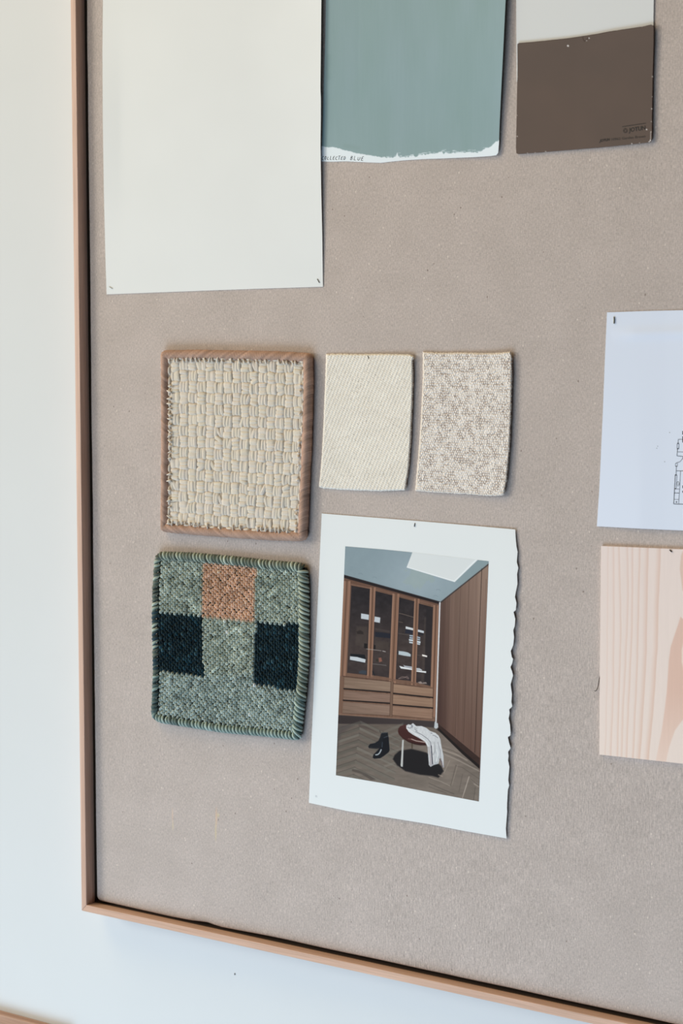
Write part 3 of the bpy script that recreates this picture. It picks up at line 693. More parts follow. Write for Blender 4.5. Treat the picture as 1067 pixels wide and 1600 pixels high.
# boots
W.poly(Fz((800, 345), (815, 318), (915, 312), (930, 420), (860, 560), (790, 580), (720, 586), (600, 576), (590, 548), (618, 506), (700, 490), (760, 450), (790, 385)), lambda X, Y: np.array([34, 38, 46.]) + (fnoise(X * 1.1, Y * 1.1, 121)[..., None] - .5) * 14, .4)
W.poly(Fz((838, 400), (930, 392), (946, 610), (930, 645), (860, 700), (790, 745), (690, 752), (662, 732), (676, 685), (740, 618), (800, 550), (830, 480)), lambda X, Y: np.array([27, 32, 41.]) + (fnoise(X, Y, 123)[..., None] - .5) * 8, .4)
W.line(Fz((715, 688), (750, 682), (780, 655), (806, 602)), 1.6, (178, 192, 202), .45, .95); W.line(Fz((826, 480), (818, 560)), .9, (84, 96, 110), .5, .8)
W.line(Fz((808, 330), (840, 322), (905, 318)), .8, (96, 104, 112), .4, .7); W.line(Fz((780, 285), (796, 320)), .8, (52, 50, 52), .4, .7); W.line(Fz((850, 402), (912, 378)), .8, (96, 106, 118), .4, .7)
W.line(Fz((610, 560), (700, 572), (780, 570)), .6, (90, 86, 84), .4, .5)
W.mute(.87); W.img = np.where(W.img < 165, np.clip(116 + (W.img - 116) * 1.12 - 9 * np.clip((165 - W.img) / 50, 0, 1), 10, 255), W.img)
# ink edge of the print
pic = Patch([(539.4, 853.6), (600, 858.6), (650, 863.6), (705, 870), (763.4, 876.9)], [(763.4, 876.9), (756, 1060), (748.0, 1252.4)],
            [(524.7, 1211.3), (600, 1224), (675, 1238.6), (748.0, 1252.4)], [(539.4, 853.6), (533.6, 985), (524.7, 1211.3)])
m_print = attr_mat('printed_ink', .6, .12)
sheet('printed_photograph', pic, 340, 560, lambda u, v: h_page(u, v) + .00012, W.albedo, m_print, pg, 0)
b = Batch(); ribbon(b, [(493.2, 1242.6), (493.2, 1245.6)], .6, h_page); ribbon(b, [(495.0, 1242.8), (494.4, 1244.2), (495.6, 1245.4), (494.6, 1246)], .5, h_page)
b.build('page_number', plain('grey_ink', (.50, .50, .53, 1), .6), pg, smooth=False)

# --- plan drawing, right
def h_plan(u, v):
    return .0007 + .0022 * ramp01(v, 560, 830) * ramp01(u, 925, 1000) + .0016 * ramp01(u, 1040, 1200) + .0012 * np.exp(-((v - 521 + (u - 1000) * .03) / 9.) ** 2) * ramp01(u, 955, 990)
pd = Patch([(948.2, 488), (1008, 486), (1067, 484.6), (1200, 480), (1331, 474)], [(1331, 474), (1335, 864)],
           [(932.4, 822.4), (1000, 826), (1067, 829), (1200, 843), (1335, 864)],
           [(948.2, 488), (947.2, 512), (945, 560), (941.5, 650), (936.5, 760), (932.4, 822.4)])
pl = empty('floor_plan_drawing', tuple(bp(1000, 826)))
sheet('paper', pd, 120, 90, h_plan, const_c(alb((213, 220, 229), 560)), m_paper, pl, .00022)
tag(pl, 'white paper sheet with a thin black floor plan, pinned at the right of the board', 'drawing')
K = lambda *p: [(1035 + x / 10.67, 650 + y / 10.67) for x, y in p]
b = Batch()
inkc = (.05, .055, .07)
for pts, w_ in (([(262, 390), (420, 388), (900, 380)], .75), ([(262, 386), (258, 460)], .7), ([(250, 548), (240, 668)], .8), ([(250, 598), (340, 600), (620, 600)], .7),
               ([(238, 664), (340, 675), (470, 680)], .8), ([(344, 680), (320, 730), (285, 765), (225, 782)], .65), ([(230, 840), (225, 985)], .7), ([(225, 915), (340, 915), (700, 905)], .8),
               ([(300, 912), (286, 1190), (268, 1462)], .55), ([(208, 1215), (288, 1218)], .7), ([(200, 1283), (285, 1286)], .9), ([(196, 1390), (270, 1392)], .6), ([(212, 985), (200, 1215), (186, 1468)], .95),
               ([(186, 1466), (340, 1471), (900, 1490)], .95), ([(240, 985), (228, 1205)], .6), ([(620, 385), (610, 915)], .8), ([(700, 905), (690, 1482)], .8), ([(470, 680), (465, 912)], .7), ([(900, 380), (905, 1490)], .95),
               ([(255, 1092), (238, 1110), (236, 1145), (256, 1168), (282, 1150), (284, 1118), (262, 1096), (255, 1092)], .6), ([(282, 1128), (258, 1130), (262, 1150)], .5)):
    ribbon(b, K(*pts), w_, h_plan, inkc)
for q4 in (((244, 462), (274, 462), (272, 546), (242, 546)), ((216, 792), (250, 790), (248, 836), (214, 838))):
    ribbon(b, K(*(q4 + (q4[0],))), .6, h_plan, inkc)
for cx, cz_, rx, rz in ((258, 458, 15, 8), (254, 545, 15, 8), (232, 836, 14, 6), (222, 984, 16, 8), (212, 1212, 15, 8), (232, 1435, 14, 15), (338, 280, 8, 30), (338, 390, 8, 52), (338, 1180, 8, 22), (340, 1262, 14, 22), (360, 1262, 6, 22)):
    fillpoly(b, K((cx - rx, cz_), (cx, cz_ - rz), (cx + rx, cz_), (cx, cz_ + rz)) if rz > 11 and rx > 12 else K((cx - rx, cz_ - rz), (cx + rx, cz_ - rz), (cx + rx, cz_ + rz), (cx - rx, cz_ + rz)), h_plan, inkc)
for x, y in ((1046.1, 675.8), (1038.3, 721.4), (1027.4, 697.2), (1025.8, 700.4)):
    fillpoly(b, [(x - .7, y), (x, y - .9), (x + .7, y), (x, y + .9)], h_plan, (.25, .26, .28))
b.build('printed_floor_plan', attr_mat('plan_ink', .6), pl, smooth=False)

# --- pine sample, right
pz = Patch([(939, 853.2), (1000, 855.6), (1067, 858.4), (1140, 862.4)], [(1140, 862.4), (1146, 1204)], [(936.3, 1179), (1000, 1186), (1067, 1193.4), (1146, 1204)], [(939, 853.2), (938, 960), (936.8, 1080), (936.3, 1179)])
cw = Canvas(930, 845, 1155, 1215, 2, (223, 210, 203))
cw.img += (ramp01(cw.Y, 900, 1180) * .6)[..., None] * np.array([-2, 3, 6.]) + (fnoise(cw.X / 3, cw.Y / 120, 131)[..., None] - .5) * 4
# faint fine rays
cw.img += (fnoise(cw.X / .9, cw.Y / 14, 133)[..., None] - .5) * 3
def stripe(pts, wl, wr, col, op):
    """late wood band: soft on the left, crisp on the right"""
    p = np.array([(900 + x / 4.21, 830 + y / 4.21) for x, y in pts]); yy = cw.Y
    xc = np.interp(yy, p[:, 1], p[:, 0]) + (fnoise(yy / 26, yy * 0, int(pts[0][0]), 2) - .5) * .9
    d = cw.X - xc
    k = np.where(d < 0, np.clip(1 + d / wl, 0, 1) ** 1.3, np.clip(1 - d / wr, 0, 1)) * op
    cw.img[:] = cw.img * (1 - k[..., None]) + np.array(col, float) * k[..., None]
SC1 = (211, 185, 171)
stripe([(212, 95), (208, 500), (205, 1000), (192, 1500)], 2.5, 1.0, SC1, .42)
stripe([(247, 95), (250, 500), (247, 1000), (230, 1500)], 4.0, 1.0, SC1, .60)
stripe([(284, 95), (296, 600), (293, 760), (272, 1500)], 3.5, 1.0, SC1, .65)
stripe([(340, 95), (345, 420), (330, 800), (312, 1150), (300, 1500)], 4.0, 1.0, SC1, .62)
stripe([(374, 95), (370, 600), (358, 900), (345, 1150), (334, 1500)], 3.8, 1.0, SC1, .72)
stripe([(422, 95), (412, 500), (405, 850), (390, 1200), (376, 1500)], 3.8, 1.1, SC1, .75)
stripe([(474, 95), (466, 500), (462, 800), (440, 1200), (418, 1500)], 7.5, 1.2, SC1, .80)
stripe([(556, 95), (540, 480), (534, 760), (508, 1150), (474, 1520)], 8.5, 1.2, SC1, .85)
Oz = lambda *p: zz(p, 900, 830, 4.21)
big = Oz((686, 562), (672, 610), (645, 690), (622, 760), (610, 850), (603, 960), (596, 1060), (582, 1180), (562, 1320), (542, 1420), (524, 1515), (590, 1525), (612, 1420), (650, 1310), (720, 1215), (800, 1160), (960, 1000), (960, 500), (800, 700), (740, 620), (705, 580))
cw.poly(big, lambda X, Y: np.array([211, 182, 168.]) + ramp01(Y, 1080, 1190)[..., None] * np.array([8, 18, 22.]) + (fnoise(X / 2, Y / 60, 135)[..., None] - .5) * 5, 1.0, .95)
cw.poly(Oz((694, 780), (712, 700), (780, 760), (800, 900), (740, 960), (704, 900), (694, 860)), (226, 210, 200), 1.2, .9)
cw.poly(Oz((682, 250), (690, 160), (720, 90), (780, 90), (790, 300), (730, 420), (700, 390)), (212, 186, 172), 1.0, .9)
cw.line(Oz((720, 1215), (850, 1300), (980, 1500)), 8, SC1, 2, .6)
ws = empty('pine_wood_sample', tuple(bp(1000, 1186)))
sheet('wood_panel', pz, 240, 330, const_h(.0030), cw.albedo, attr_mat('whitewashed_pine', .55, .25), ws, .0028)
tag(ws, 'thin pale pine board sample with pinkish grain at the right, under the floor plan', 'wood sample')

# ================================================================== WOVEN SAMPLES
def sinus(x): return np.sin(x)
# --- flat cloth swatches (relief modelled on a fine grid)
def swatch(name, label, patch, nu, nv, relief, colf, mat, amp=.0008):
    us = np.linspace(0, 1, nu); vs = np.linspace(0, 1, nv); U, V = np.meshgrid(us, vs)
    uv = patch(U, V); P0 = bp(uv[..., 0], uv[..., 1], .0018); X = P0[..., 0] * 1000; Z = P0[..., 2] * 1000
    # frayed outline: threads stand out by fractions of a millimetre
    e_ = .62
    X += np.where(U < .004, -1, 0) * e_ * vnoise(Z / .9, Z * 0, 3) + np.where(U > .996, 1, 0) * e_ * 1.6 * vnoise(Z / 1.1, Z * 0, 4)
    Z += np.where(V < .003, 1, 0) * e_ * vnoise(X / 1.2, X * 0, 5) - np.where(V > .997, 1, 0) * e_ * vnoise(X / 1.0, X * 0, 6)
    r = relief(X, Z)
    edge_ = np.minimum(np.minimum(U, 1 - U) * nu, np.minimum(V, 1 - V) * nv)
    hgt = (.0016 + r * amp) * np.clip(edge_ / 3.0, 0, 1) ** .5 + .0002 + lift(U, V)
    # follow the line of sight of the survey so that the traced outline stays where it was read
    P = bp(uv[..., 0], uv[..., 1], hgt)
    P[..., 0] += (X / 1000 - P0[..., 0]); P[..., 2] += (Z / 1000 - P0[..., 2])
    b = Batch(); b.add(P, gridf(nu, nv), colf(X, Z, r, U, V).reshape(-1, 3))
    o = b.build(name, mat, None)
    m = o.modifiers.new('thickness', 'SOLIDIFY'); m.thickness = .0009; m.offset = -1
    return o
def lift(U, V): return .0006 + .0022 * U ** 2
m_cloth = attr_mat('wool_cloth', .95, .1, (1500, 1500, 1500), .15, .1)
def twill_relief(X, Z):
    xr = X / 2.15; zr = Z / 1.45
    s = np.sin((X * 1.0 - Z * .50) * 2 * math.pi / 4.4)
    t = np.sin((X * .45 + Z * .9) * 2 * math.pi / 2.1 + s * .6)
    return .5 + .22 * s + .22 * t + .36 * (fnoise(X / .8, Z / .8, 8) - .5) * 2
def twill_col(X, Z, r, U, V):
    k = np.clip(r, 0, 1)[..., None]
    c = np.array([204, 197, 182.]) * (1 - k) + np.array([238, 234, 222.]) * k
    patchy = fnoise(X / 16, Z / 9, 12)[..., None]
    sp = (fnoise(X / .8, Z / 1.3, 14) > .74)[..., None] * ((fnoise(X / 10, Z / 12, 18) > .42)[..., None])
    c = c + (patchy - .5) * 12 - sp * np.array([52, 54, 52.]) * .8
    d1 = np.hypot(X - bp(577, 558)[0] * 1000 - (Z - bp(577, 558)[2] * 1000) * -.5, (Z - bp(577, 558)[2] * 1000) * .35)
    c = np.where((d1 < .7)[..., None], np.array([96, 88, 76.]), c)
    sel = (np.minimum(U, 1 - U) * 110 < 1.5)[..., None]
    return alb(np.where(sel, c * .5 + np.array([224, 218, 204.]) * .5, c), 660)
s1 = Patch([(509.8, 553.6), (530, 553), (560, 553.6), (600, 553.2), (630, 553.6), (641, 554.4), (646.6, 557)],
           [(646.6, 557), (644.6, 564), (645, 600), (643.6, 640), (641.4, 690), (638.6, 730), (633, 766)],
           [(498.2, 760.6), (506, 763), (530, 765), (560, 766.2), (590, 767.4), (618, 766.4), (633, 766)],
           [(509.8, 553.6), (508.6, 590), (506.4, 640), (504.2, 690), (501, 735), (498.2, 760.6)])
o = swatch('cloth_swatch', '', s1, 230, 330, twill_relief, twill_col, m_cloth, .00045)
tag(o, 'ivory cloth swatch with fine diagonal twill, directly beside the brown-edged rug sample', 'fabric swatch', 'small ivory cloth swatches')
# jittered nubs
def worley(X, Z, pitch, seed, jit=.8):
    a = X / pitch; c = Z / pitch; ai = np.floor(a).astype(int); ci = np.floor(c).astype(int)
    best = np.full(X.shape, 9.); sec = np.full(X.shape, 9.); idv = np.zeros(X.shape)
    for di in (-1, 0, 1):
        for dj in (-1, 0, 1):
            gi = ai + di; gj = ci + dj
            jx = vnoise(gi * 7.31 + .5, gj * 3.77 + .5, seed); jz = vnoise(gi * 5.13 + 9.5, gj * 6.91 + 2.5, seed + 3)
            px_ = gi + .5 + (jx - .5) * jit + .5 * (gj % 2) ; pz_ = gj + .5 + (jz - .5) * jit
            d = np.hypot(a - px_, (c - pz_) * 1.1)
            idn = vnoise(gi * 3.3 + .2, gj * 2.9 + .7, seed + 9)
            idv = np.where(d < best, idn, idv); sec = np.where(d < best, best, np.minimum(sec, d)); best = np.minimum(best, d)
    return best, sec, idv
_wc = {}
def boucle_relief(X, Z):
    d, s_, i_ = worley(X, Z, 2.5, 31); _wc['id'] = i_; _wc['gap'] = s_ - d
    dens = fnoise(X / 6, Z / 5, 35)
    return np.clip(1.05 - d * 1.25 + (i_ - .5) * .4, 0, 1.2) * (.75 + .25 * dens) + .18 * (fnoise(X / .7, Z / .7, 37) - .5)
def boucle_col(X, Z, r, U, V):
    dens = fnoise(X / 4.2, Z / 3.2, 35, 2); gap = _wc['gap']
    wid = .16 + .34 * np.clip((dens - .40) * 2.6, 0, 1)
    dark = np.clip(1 - gap / wid, 0, 1)[..., None] * np.clip((dens - .22) * 2.4, .2, .95)[..., None]
    c = np.array([224, 217, 206.]) + (r[..., None] - .5) * 14 + (_wc['id'][..., None] - .5) * 10
    c = c * (1 - dark) + np.array([138, 122, 110.]) * dark
    sel = np.clip(2.2 - np.minimum(np.minimum(U, 1 - U) * 105, np.minimum(V, 1 - V) * 142), 0, 1)[..., None] * .8
    return alb(c * (1 - sel) + np.array([217, 208, 193.]) * sel, 660)
s2 = Patch([(660.8, 550.4), (690, 551.4), (720, 551), (750, 552), (780, 551.6), (797, 549.6)],
           [(797, 549.6), (799.4, 556), (799.2, 600), (798, 650), (795.6, 700), (791.4, 750), (786.6, 773.6)],
           [(649, 766.6), (672, 769), (700, 770.4), (730, 772), (758, 774.6), (775, 774.8), (786.6, 773.6)],
           [(660.8, 550.4), (661, 590), (658.6, 640), (655.6, 690), (651.6, 735), (649, 766.6)])
o = swatch('cloth_swatch', '', s2, 300, 420, boucle_relief, boucle_col, m_cloth)
tag(o, 'nubby ivory and taupe cloth swatch, right of the plain twill swatch', 'fabric swatch', 'small ivory cloth swatches')

# --- thick rug samples
def strand(b, c0, ax_, up_, L, w_, H, col, seed, nl=9, nc=17, dive=.0015):
    """a bundle of wool: length L along ax_, width w_ along up_, standing H proud at c0 (x, z, h)"""
    t = np.linspace(-1, 1, nl)[:, None]; s = np.linspace(-1, 1, nc)[None, :]
    T, S = np.broadcast_arrays(t, s)
    prof = np.sqrt(np.clip(1 - S ** 2, 0, 1)); arch = np.clip(1 - np.abs(T) ** 4.5, 0, 1)
    rib = 1 + .05 * np.sin(S * 7 + seed) + .09 * np.sin(S * 19 + seed * 3 + T * .8)
    hh = c0[2] + H * prof * rib * (.55 + .45 * arch) - dive * (1 - arch)
    wv_ = w_ / 2 * (.80 + .20 * arch) ; bend = .0005 * math.sin(seed * 5) * (T ** 2 - .5)
    x = c0[0] + ax_[0] * T * L / 2 + up_[0] * (S * wv_ + bend); z = c0[1] + ax_[1] * T * L / 2 + up_[1] * (S * wv_ + bend)
    cc_ = col * (1 + .06 * np.sin(S * 19 + seed * 3 + T * .8) + .03 * np.sin(S * 6 + seed))[..., None]
    b.add(np.stack([x, -hh, z], -1), gridf(nc, nl), cc_.reshape(-1, 3))

def perimeter(patch, h, inset, step):
    """closed path round a patch in board coordinates (x, z), moved inwards by inset"""
    loops = []
    for k, (a0, a1) in enumerate((((0, 0), (1, 0)), ((1, 0), (1, 1)), ((1, 1), (0, 1)), ((0, 1), (0, 0)))):
        t = np.linspace(0, 1, 60)[:-1]
        uv = patch(a0[0] + (a1[0] - a0[0]) * t, a0[1] + (a1[1] - a0[1]) * t)
        P = bp(uv[..., 0], uv[..., 1], h); loops.append(P[:, [0, 2]])
    p = np.concatenate(loops)
    for _ in range(3): p = (np.roll(p, 1, 0) + p * 2 + np.roll(p, -1, 0)) / 4
    d = np.roll(p, -1, 0) - np.roll(p, 1, 0); d /= np.linalg.norm(d, axis=1, keepdims=True)
    inn = np.stack([d[:, 1], -d[:, 0]], 1)               # clockwise seen from the front: inward is to the right
    p = p + inn * inset
    q = np.vstack([p, p[:1]]); s = np.concatenate([[0], np.cumsum(np.linalg.norm(np.diff(q, axis=0), axis=1))])
    n = int(s[-1] / step); t = np.linspace(0, s[-1], n, endpoint=False)
    c = np.stack([np.interp(t, s, q[:, 0]), np.interp(t, s, q[:, 1])], 1)
    d = np.roll(c, -1, 0) - np.roll(c, 1, 0); d /= np.linalg.norm(d, axis=1, keepdims=True)
    return c, d, np.stack([d[:, 1], -d[:, 0]], 1), t

# brown-edged basket weave sample
r1 = Patch([(254, 547.5), (300, 546.6), (380, 548), (440, 549.4), (488, 552)], [(488, 552), (489.2, 600), (487.6, 660), (485.6, 715), (483, 770), (479.6, 845)],
           [(253.4, 830.6), (310, 835.6), (370, 840), (430, 844), (479.6, 845)], [(254, 547.5), (254.6, 600), (255, 690), (254.6, 760), (253.4, 830.6)])
rg = empty('woven_rug_sample', tuple(bp(366, 838)))
tag(rg, 'square cream basket-weave wool rug sample bound with brown yarn', 'rug sample', 'square rug samples on the pinboard')
m_wool = attr_mat('cream_wool', .95, .1, (1300, 1300, 1300), .2, .15)
m_bind = attr_mat('brown_binding_yarn', .9, .12, (1300, 1300, 1300), .25, .1)
RH = .0052
c_, d_, n_, t_ = perimeter(r1, .004, .0050, .00055)
ns = 18; a_ = np.linspace(0, 2 * math.pi, ns, endpoint=False)
S_, A_ = np.meshgrid(t_, a_, indexing='ij')
vertical = np.abs(d_[:, 1])[:, None]
Ltot = t_[-1] + (t_[1] - t_[0])
lean = (.0075 * (1 - vertical) + .0035 * vertical) * np.sign(d_[:, 0] + d_[:, 1] + 1e-6)[:, None]
ph = (S_ + lean * np.cos(A_)) * 1000
thread = np.abs(np.sin(ph * math.pi / 1.75 + fnoise(ph / 6, A_ * 0, 3) * 5))
groove = fnoise(ph / 3.2, A_ * .15, 7)
rad = .0050 * (1 + .09 * thread + .22 * (groove - .5)) * (1 + .10 * (fnoise(S_ * 60, A_ * 0, 11) - .5))
Px = c_[:, 0][:, None] + n_[:, 0][:, None] * np.cos(A_) * rad; Pz = c_[:, 1][:, None] + n_[:, 1][:, None] * np.cos(A_) * rad
Ph = np.maximum(RH + np.sin(A_) * rad, .0003)
nb = len(t_); V_ = np.stack([Px, -Ph, Pz], -1).reshape(-1, 3)
i_, j_ = np.meshgrid(np.arange(nb), np.arange(ns), indexing='ij'); i2 = (i_ + 1) % nb; j2 = (j_ + 1) % ns
F_ = np.stack([i_ * ns + j_, i_ * ns + j2, i2 * ns + j2, i2 * ns + j_], -1).reshape(-1, 4)
tone = (.74 + .36 * thread + .85 * (groove - .5) + .25 * (fnoise(ph / 1.2, A_ * .3, 13) - .5))[..., None]
bc = alb((170, 140, 121), 690) * tone
b = Batch(); b.add(V_, F_[:, ::-1], bc.reshape(-1, 3)); b.build('bound_edge', m_bind, rg)
# backing of the weave
def inset_grid(patch, m0, n, h):
    U, V = np.meshgrid(np.linspace(m0, 1 - m0, n), np.linspace(m0, 1 - m0, n)); uv = patch(U, V); return bp(uv[..., 0], uv[..., 1], h)
b = Batch(); b.add(inset_grid(r1, .03, 12, .0064), gridf(12, 12), alb((168, 154, 134), 690))
o = b.build('base_cloth', m_wool, rg); m = o.modifiers.new('thickness', 'SOLIDIFY'); m.thickness = .0058; m.offset = -1
b = Batch(); NC = 15
q00 = bp(*[float(k) for k in r1(0.0, 0.0)], .008)
def cellpos(i, j):                                     # i, j in cell units
    u = .050 + i / NC * .878; v = .052 + j / NC * .896
    uv = r1(np.array(u), np.array(v)); p = bp(uv[0], uv[1], .0075); return p[0], p[2]
cream = alb((209, 200, 184), 690)
for j in range(NC):
    for i in range(NC):
        x, z = cellpos(i + .5, j + .5); xa, za = cellpos(i + 1, j + .5); xb, zb = cellpos(i + .5, j + 1)
        ex_ = np.array([xa - x, za - z]) * 2; ey_ = np.array([xb - x, zb - z]) * 2
        pe = np.linalg.norm(ex_); pv = np.linalg.norm(ey_); ex_ /= pe; ey_ /= pv
        hor = (i + j) % 2 == 0
        n3 = 3 if random.random() < .8 else 2
        for k in range(n3):
            off = (k - (n3 - 1) / 2) * (pv if hor else pe) / n3 * .98
            A = ex_ if hor else ey_; Bv = ey_ if hor else ex_; L = (pe if hor else pv) * random.uniform(1.08, 1.2); w_ = (pv if hor else pe) / n3 * random.uniform(1.2, 1.45)
            an = random.gauss(0, .06) if random.random() < .85 else random.gauss(0, .28)
            A2 = A * math.cos(an) + Bv * math.sin(an); B2 = -A * math.sin(an) + Bv * math.cos(an)
            cx = x + Bv[0] * off + random.gauss(0, .0003); cz_ = z + Bv[1] * off + random.gauss(0, .0003)
            strand(b, (cx, cz_, .0062 + random.uniform(-.0004, .0005)), A2, B2, L, w_, random.uniform(.0014, .0019), cream * random.uniform(.95, 1.03) * np.array([1, 1, random.uniform(.96, 1.02)]), random.uniform(0, 9))
# loose yarn ends round the weave
def tuft(b, x, z, dirx, dirz, L, w_, col, h=.0085):
    n = 6; t = np.linspace(0, 1, n); 
    P = np.stack([x + dirx * L * t, -(h + .0012 * np.sin(t * 2.4)), z + dirz * L * t], 1)
    tube(b, P, w_ / 2 * np.clip(1.15 - t ** 1.6, .06, 1), 7, col)
for k in range(2 * NC + 1):
    for side in range(4):
        f_ = k / 2 + random.uniform(-.12, .12)
        if side == 0: (x, z), d = cellpos(f_, .05), (random.gauss(0, .25), 1)
        elif side == 1: (x, z), d = cellpos(f_, NC - .05), (random.gauss(0, .25), -1)
        elif side == 2: (x, z), d = cellpos(.02, f_), (-1, random.gauss(0, .25))
        else: (x, z), d = cellpos(NC - .02, f_), (1, random.gauss(.1, .3))
        if random.random() < (.78 if side != 3 else .5): tuft(b, x - d[0] * .002, z - d[1] * .002, d[0], d[1], random.uniform(.0035, .0068) * (.7 if side == 3 else 1), random.uniform(.0022, .0036), cream * random.uniform(.95, 1.06))
    for side in range(4):                             # long stitches that lie along the binding
        if k % 2: continue
        f_ = k / 2
        if side == 0: (x, z), d = cellpos(f_ + .0, -.12), (1, 0)
        elif side == 1: (x, z), d = cellpos(f_, NC + .12), (1, 0)
        elif side == 2: (x, z), d = cellpos(-.14, f_), (0, 1)
        else: (x, z), d = cellpos(NC + .12, f_), (0, 1)
        strand(b, (x, z, .0062), np.array(d, float), np.array([-d[1], d[0]], float), .0105, .0036, .0024, cream * random.uniform(.95, 1.05), random.uniform(0, 9), 7, 7)
b.build('basket_weave', m_wool, rg)

# green checked sample
r2 = Patch([(246.5, 867), (252, 864), (300, 866), (360, 871), (420, 878), (470, 881.6), (478.6, 886)], [(478.6, 886), (480.6, 930), (480.2, 1030), (476.6, 1080), (472, 1120), (468.6, 1154)],
           [(240.5, 1120), (250, 1126), (300, 1134), (350, 1141.6), (410, 1147), (455, 1152), (468.6, 1154)], [(246.5, 867), (242.6, 920), (242, 980), (243.6, 1040), (242, 1090), (240.5, 1120)])
gr = empty('checked_rug_sample', tuple(bp(352, 1142)))
tag(gr, 'square sage green rug sample with dark teal and peach checks and whipped edge', 'rug sample', 'square rug samples on the pinboard')
m_gwool = attr_mat('dyed_wool', .95, .1, (1500, 1500, 1500), .2, .12)
b = Batch(); b.add(inset_grid(r2, .012, 12, .0050), gridf(12, 12), alb((34, 42, 40), 1000))
o = b.build('base_cloth', m_gwool, gr); m = o.modifiers.new('thickness', 'SOLIDIFY'); m.thickness = .0046; m.offset = -1
peach = [(316.5, 878), (398.5, 883), (396.4, 970.6), (315.2, 964)]
tealL = [(235, 958.5), (315.2, 963), (315.7, 1056), (235, 1047)]
tealR = [(398.4, 972), (490, 978.5), (490, 1083.5), (393.6, 1069)]
def inside(P, x, y):
    r = False
    for a in range(len(P)):
        x0, y0 = P[a]; x1, y1 = P[(a + 1) % len(P)]
        if (y0 > y) != (y1 > y) and x < (x1 - x0) * (y - y0) / (y1 - y0) + x0: r = not r
    return r
# one stitch: a small plump ellipsoid half
tt = np.linspace(-1, 1, 7)[:, None]; ss = np.linspace(-1, 1, 5)[None, :]
ST, SS = [k.copy() for k in np.broadcast_arrays(tt, ss)]
b = Batch(); NXc, NZr = 60, 35
for i in range(NXc):
    for j in range(NZr + 1):
        u = .018 + (i + .5) / NXc * .940; v = .035 + (j + (.5 if i % 2 else 0)) / NZr * .93
        if v > .972: continue
        uv = r2(np.array(u), np.array(v)); x0, y0 = float(uv[0]), float(uv[1])
        p = bp(x0 + random.gauss(0, .35), y0 + random.gauss(0, .45), .0085)
        if inside(peach, x0, y0): c = np.array([208, 177, 153.]) + (random.gauss(0, 12)); vv = 930; c = c if random.random() < .94 else c * .86
        elif inside(tealL, x0, y0) or inside(tealR, x0, y0): c = np.array([25, 47, 55.]) + random.gauss(0, 9); vv = 1000; c = c * (1.55 if random.random() < .14 else 1)
        else:
            k = random.random() ; g = fnoise(np.array(i / 2.2), np.array(j / 9.), 55)
            c = np.array([168, 181, 172.]) + random.gauss(0, 15) + (g - .5) * 26; vv = 1000
            if k < .06: c = c * .82
            if k > .93: c = c * 1.12
            if y0 > 1055: c = c + np.array([-3, 0, 5.])
        col = alb(np.clip(c, 8, 235), vv)
        L = .0024 * random.uniform(.9, 1.12); w_ = .00146 * random.uniform(.9, 1.15); H = .0030 * random.uniform(.85, 1.15)
        an = random.gauss(.16 if i % 2 else -.04, .16); ca, sa = math.cos(an), math.sin(an)
        r_ = np.sqrt(np.clip(1 - ST ** 2, 0, 1)); X = SS * w_ * (.25 + .75 * r_); Z = ST * L
        hh = .0050 + H * np.sqrt(np.clip(1 - SS ** 2, 0, 1)) * (.25 + .75 * r_) + (.0006 if inside(tealL, x0, y0) else 0)
        b.add(np.stack([p[0] + X * ca - Z * sa, -hh, p[2] + X * sa + Z * ca], -1), gridf(5, 7), col)
b.build('checked_weave', m_gwool, gr)
# whipped edge: one yarn loop after another laid slantwise over the rim
c_, d_, n_, t_ = perimeter(r2, .004, .0030, .00245)
b = Batch()
for k in range(len(t_)):
    p = c_[k]; d = d_[k]; n = n_[k]
    right = d[1] < -.7; left = d[1] > .7; top = d[0] > .7
    wd = .0080 if right else (.0062 if top else .0052)
    sl = (-.0036 if right else (.0030 if left else (.0026 if top else .0020)))
    th = np.linspace(-.35, math.pi * .93, 9)
    ccx = wd * .5
    path = []
    for a in th:
        off = ccx - .0028 - math.cos(a) * (ccx + .0012) ; hh = .0042 + math.sin(a) * .0046
        s_ = sl * (a / math.pi - .4) * 2 * (1 + .35 * math.sin(k * 1.7))
        path.append((p[0] + n[0] * off + d[0] * s_, -max(hh, .0004), p[1] + n[1] * off + d[1] * s_))
    lt = k % 2 == 0
    c = (np.array([156, 170, 158.]) if lt else np.array([80, 95, 87.])) + random.gauss(0, 10)
    if random.random() < (.5 if left else .30): c = c * (.62 if left else .75)
    if p[1] < bp(300, 1060)[2]: c = c + np.array([-8, -1, 5.])
    if left and bp(300, 958)[2] > p[1] > bp(300, 1050)[2] and random.random() < .4: c = np.array([52, 72, 80.])
    rr = (.00158 if lt else .0011) * random.uniform(.88, 1.12)
    tube(b, path, rr * np.array([.8, 1, 1.1, 1.15, 1.15, 1.1, 1, .9, .7]), 7, alb(np.clip(c, 10, 230), 1000))
b.build('whipped_edge', m_gwool, gr)

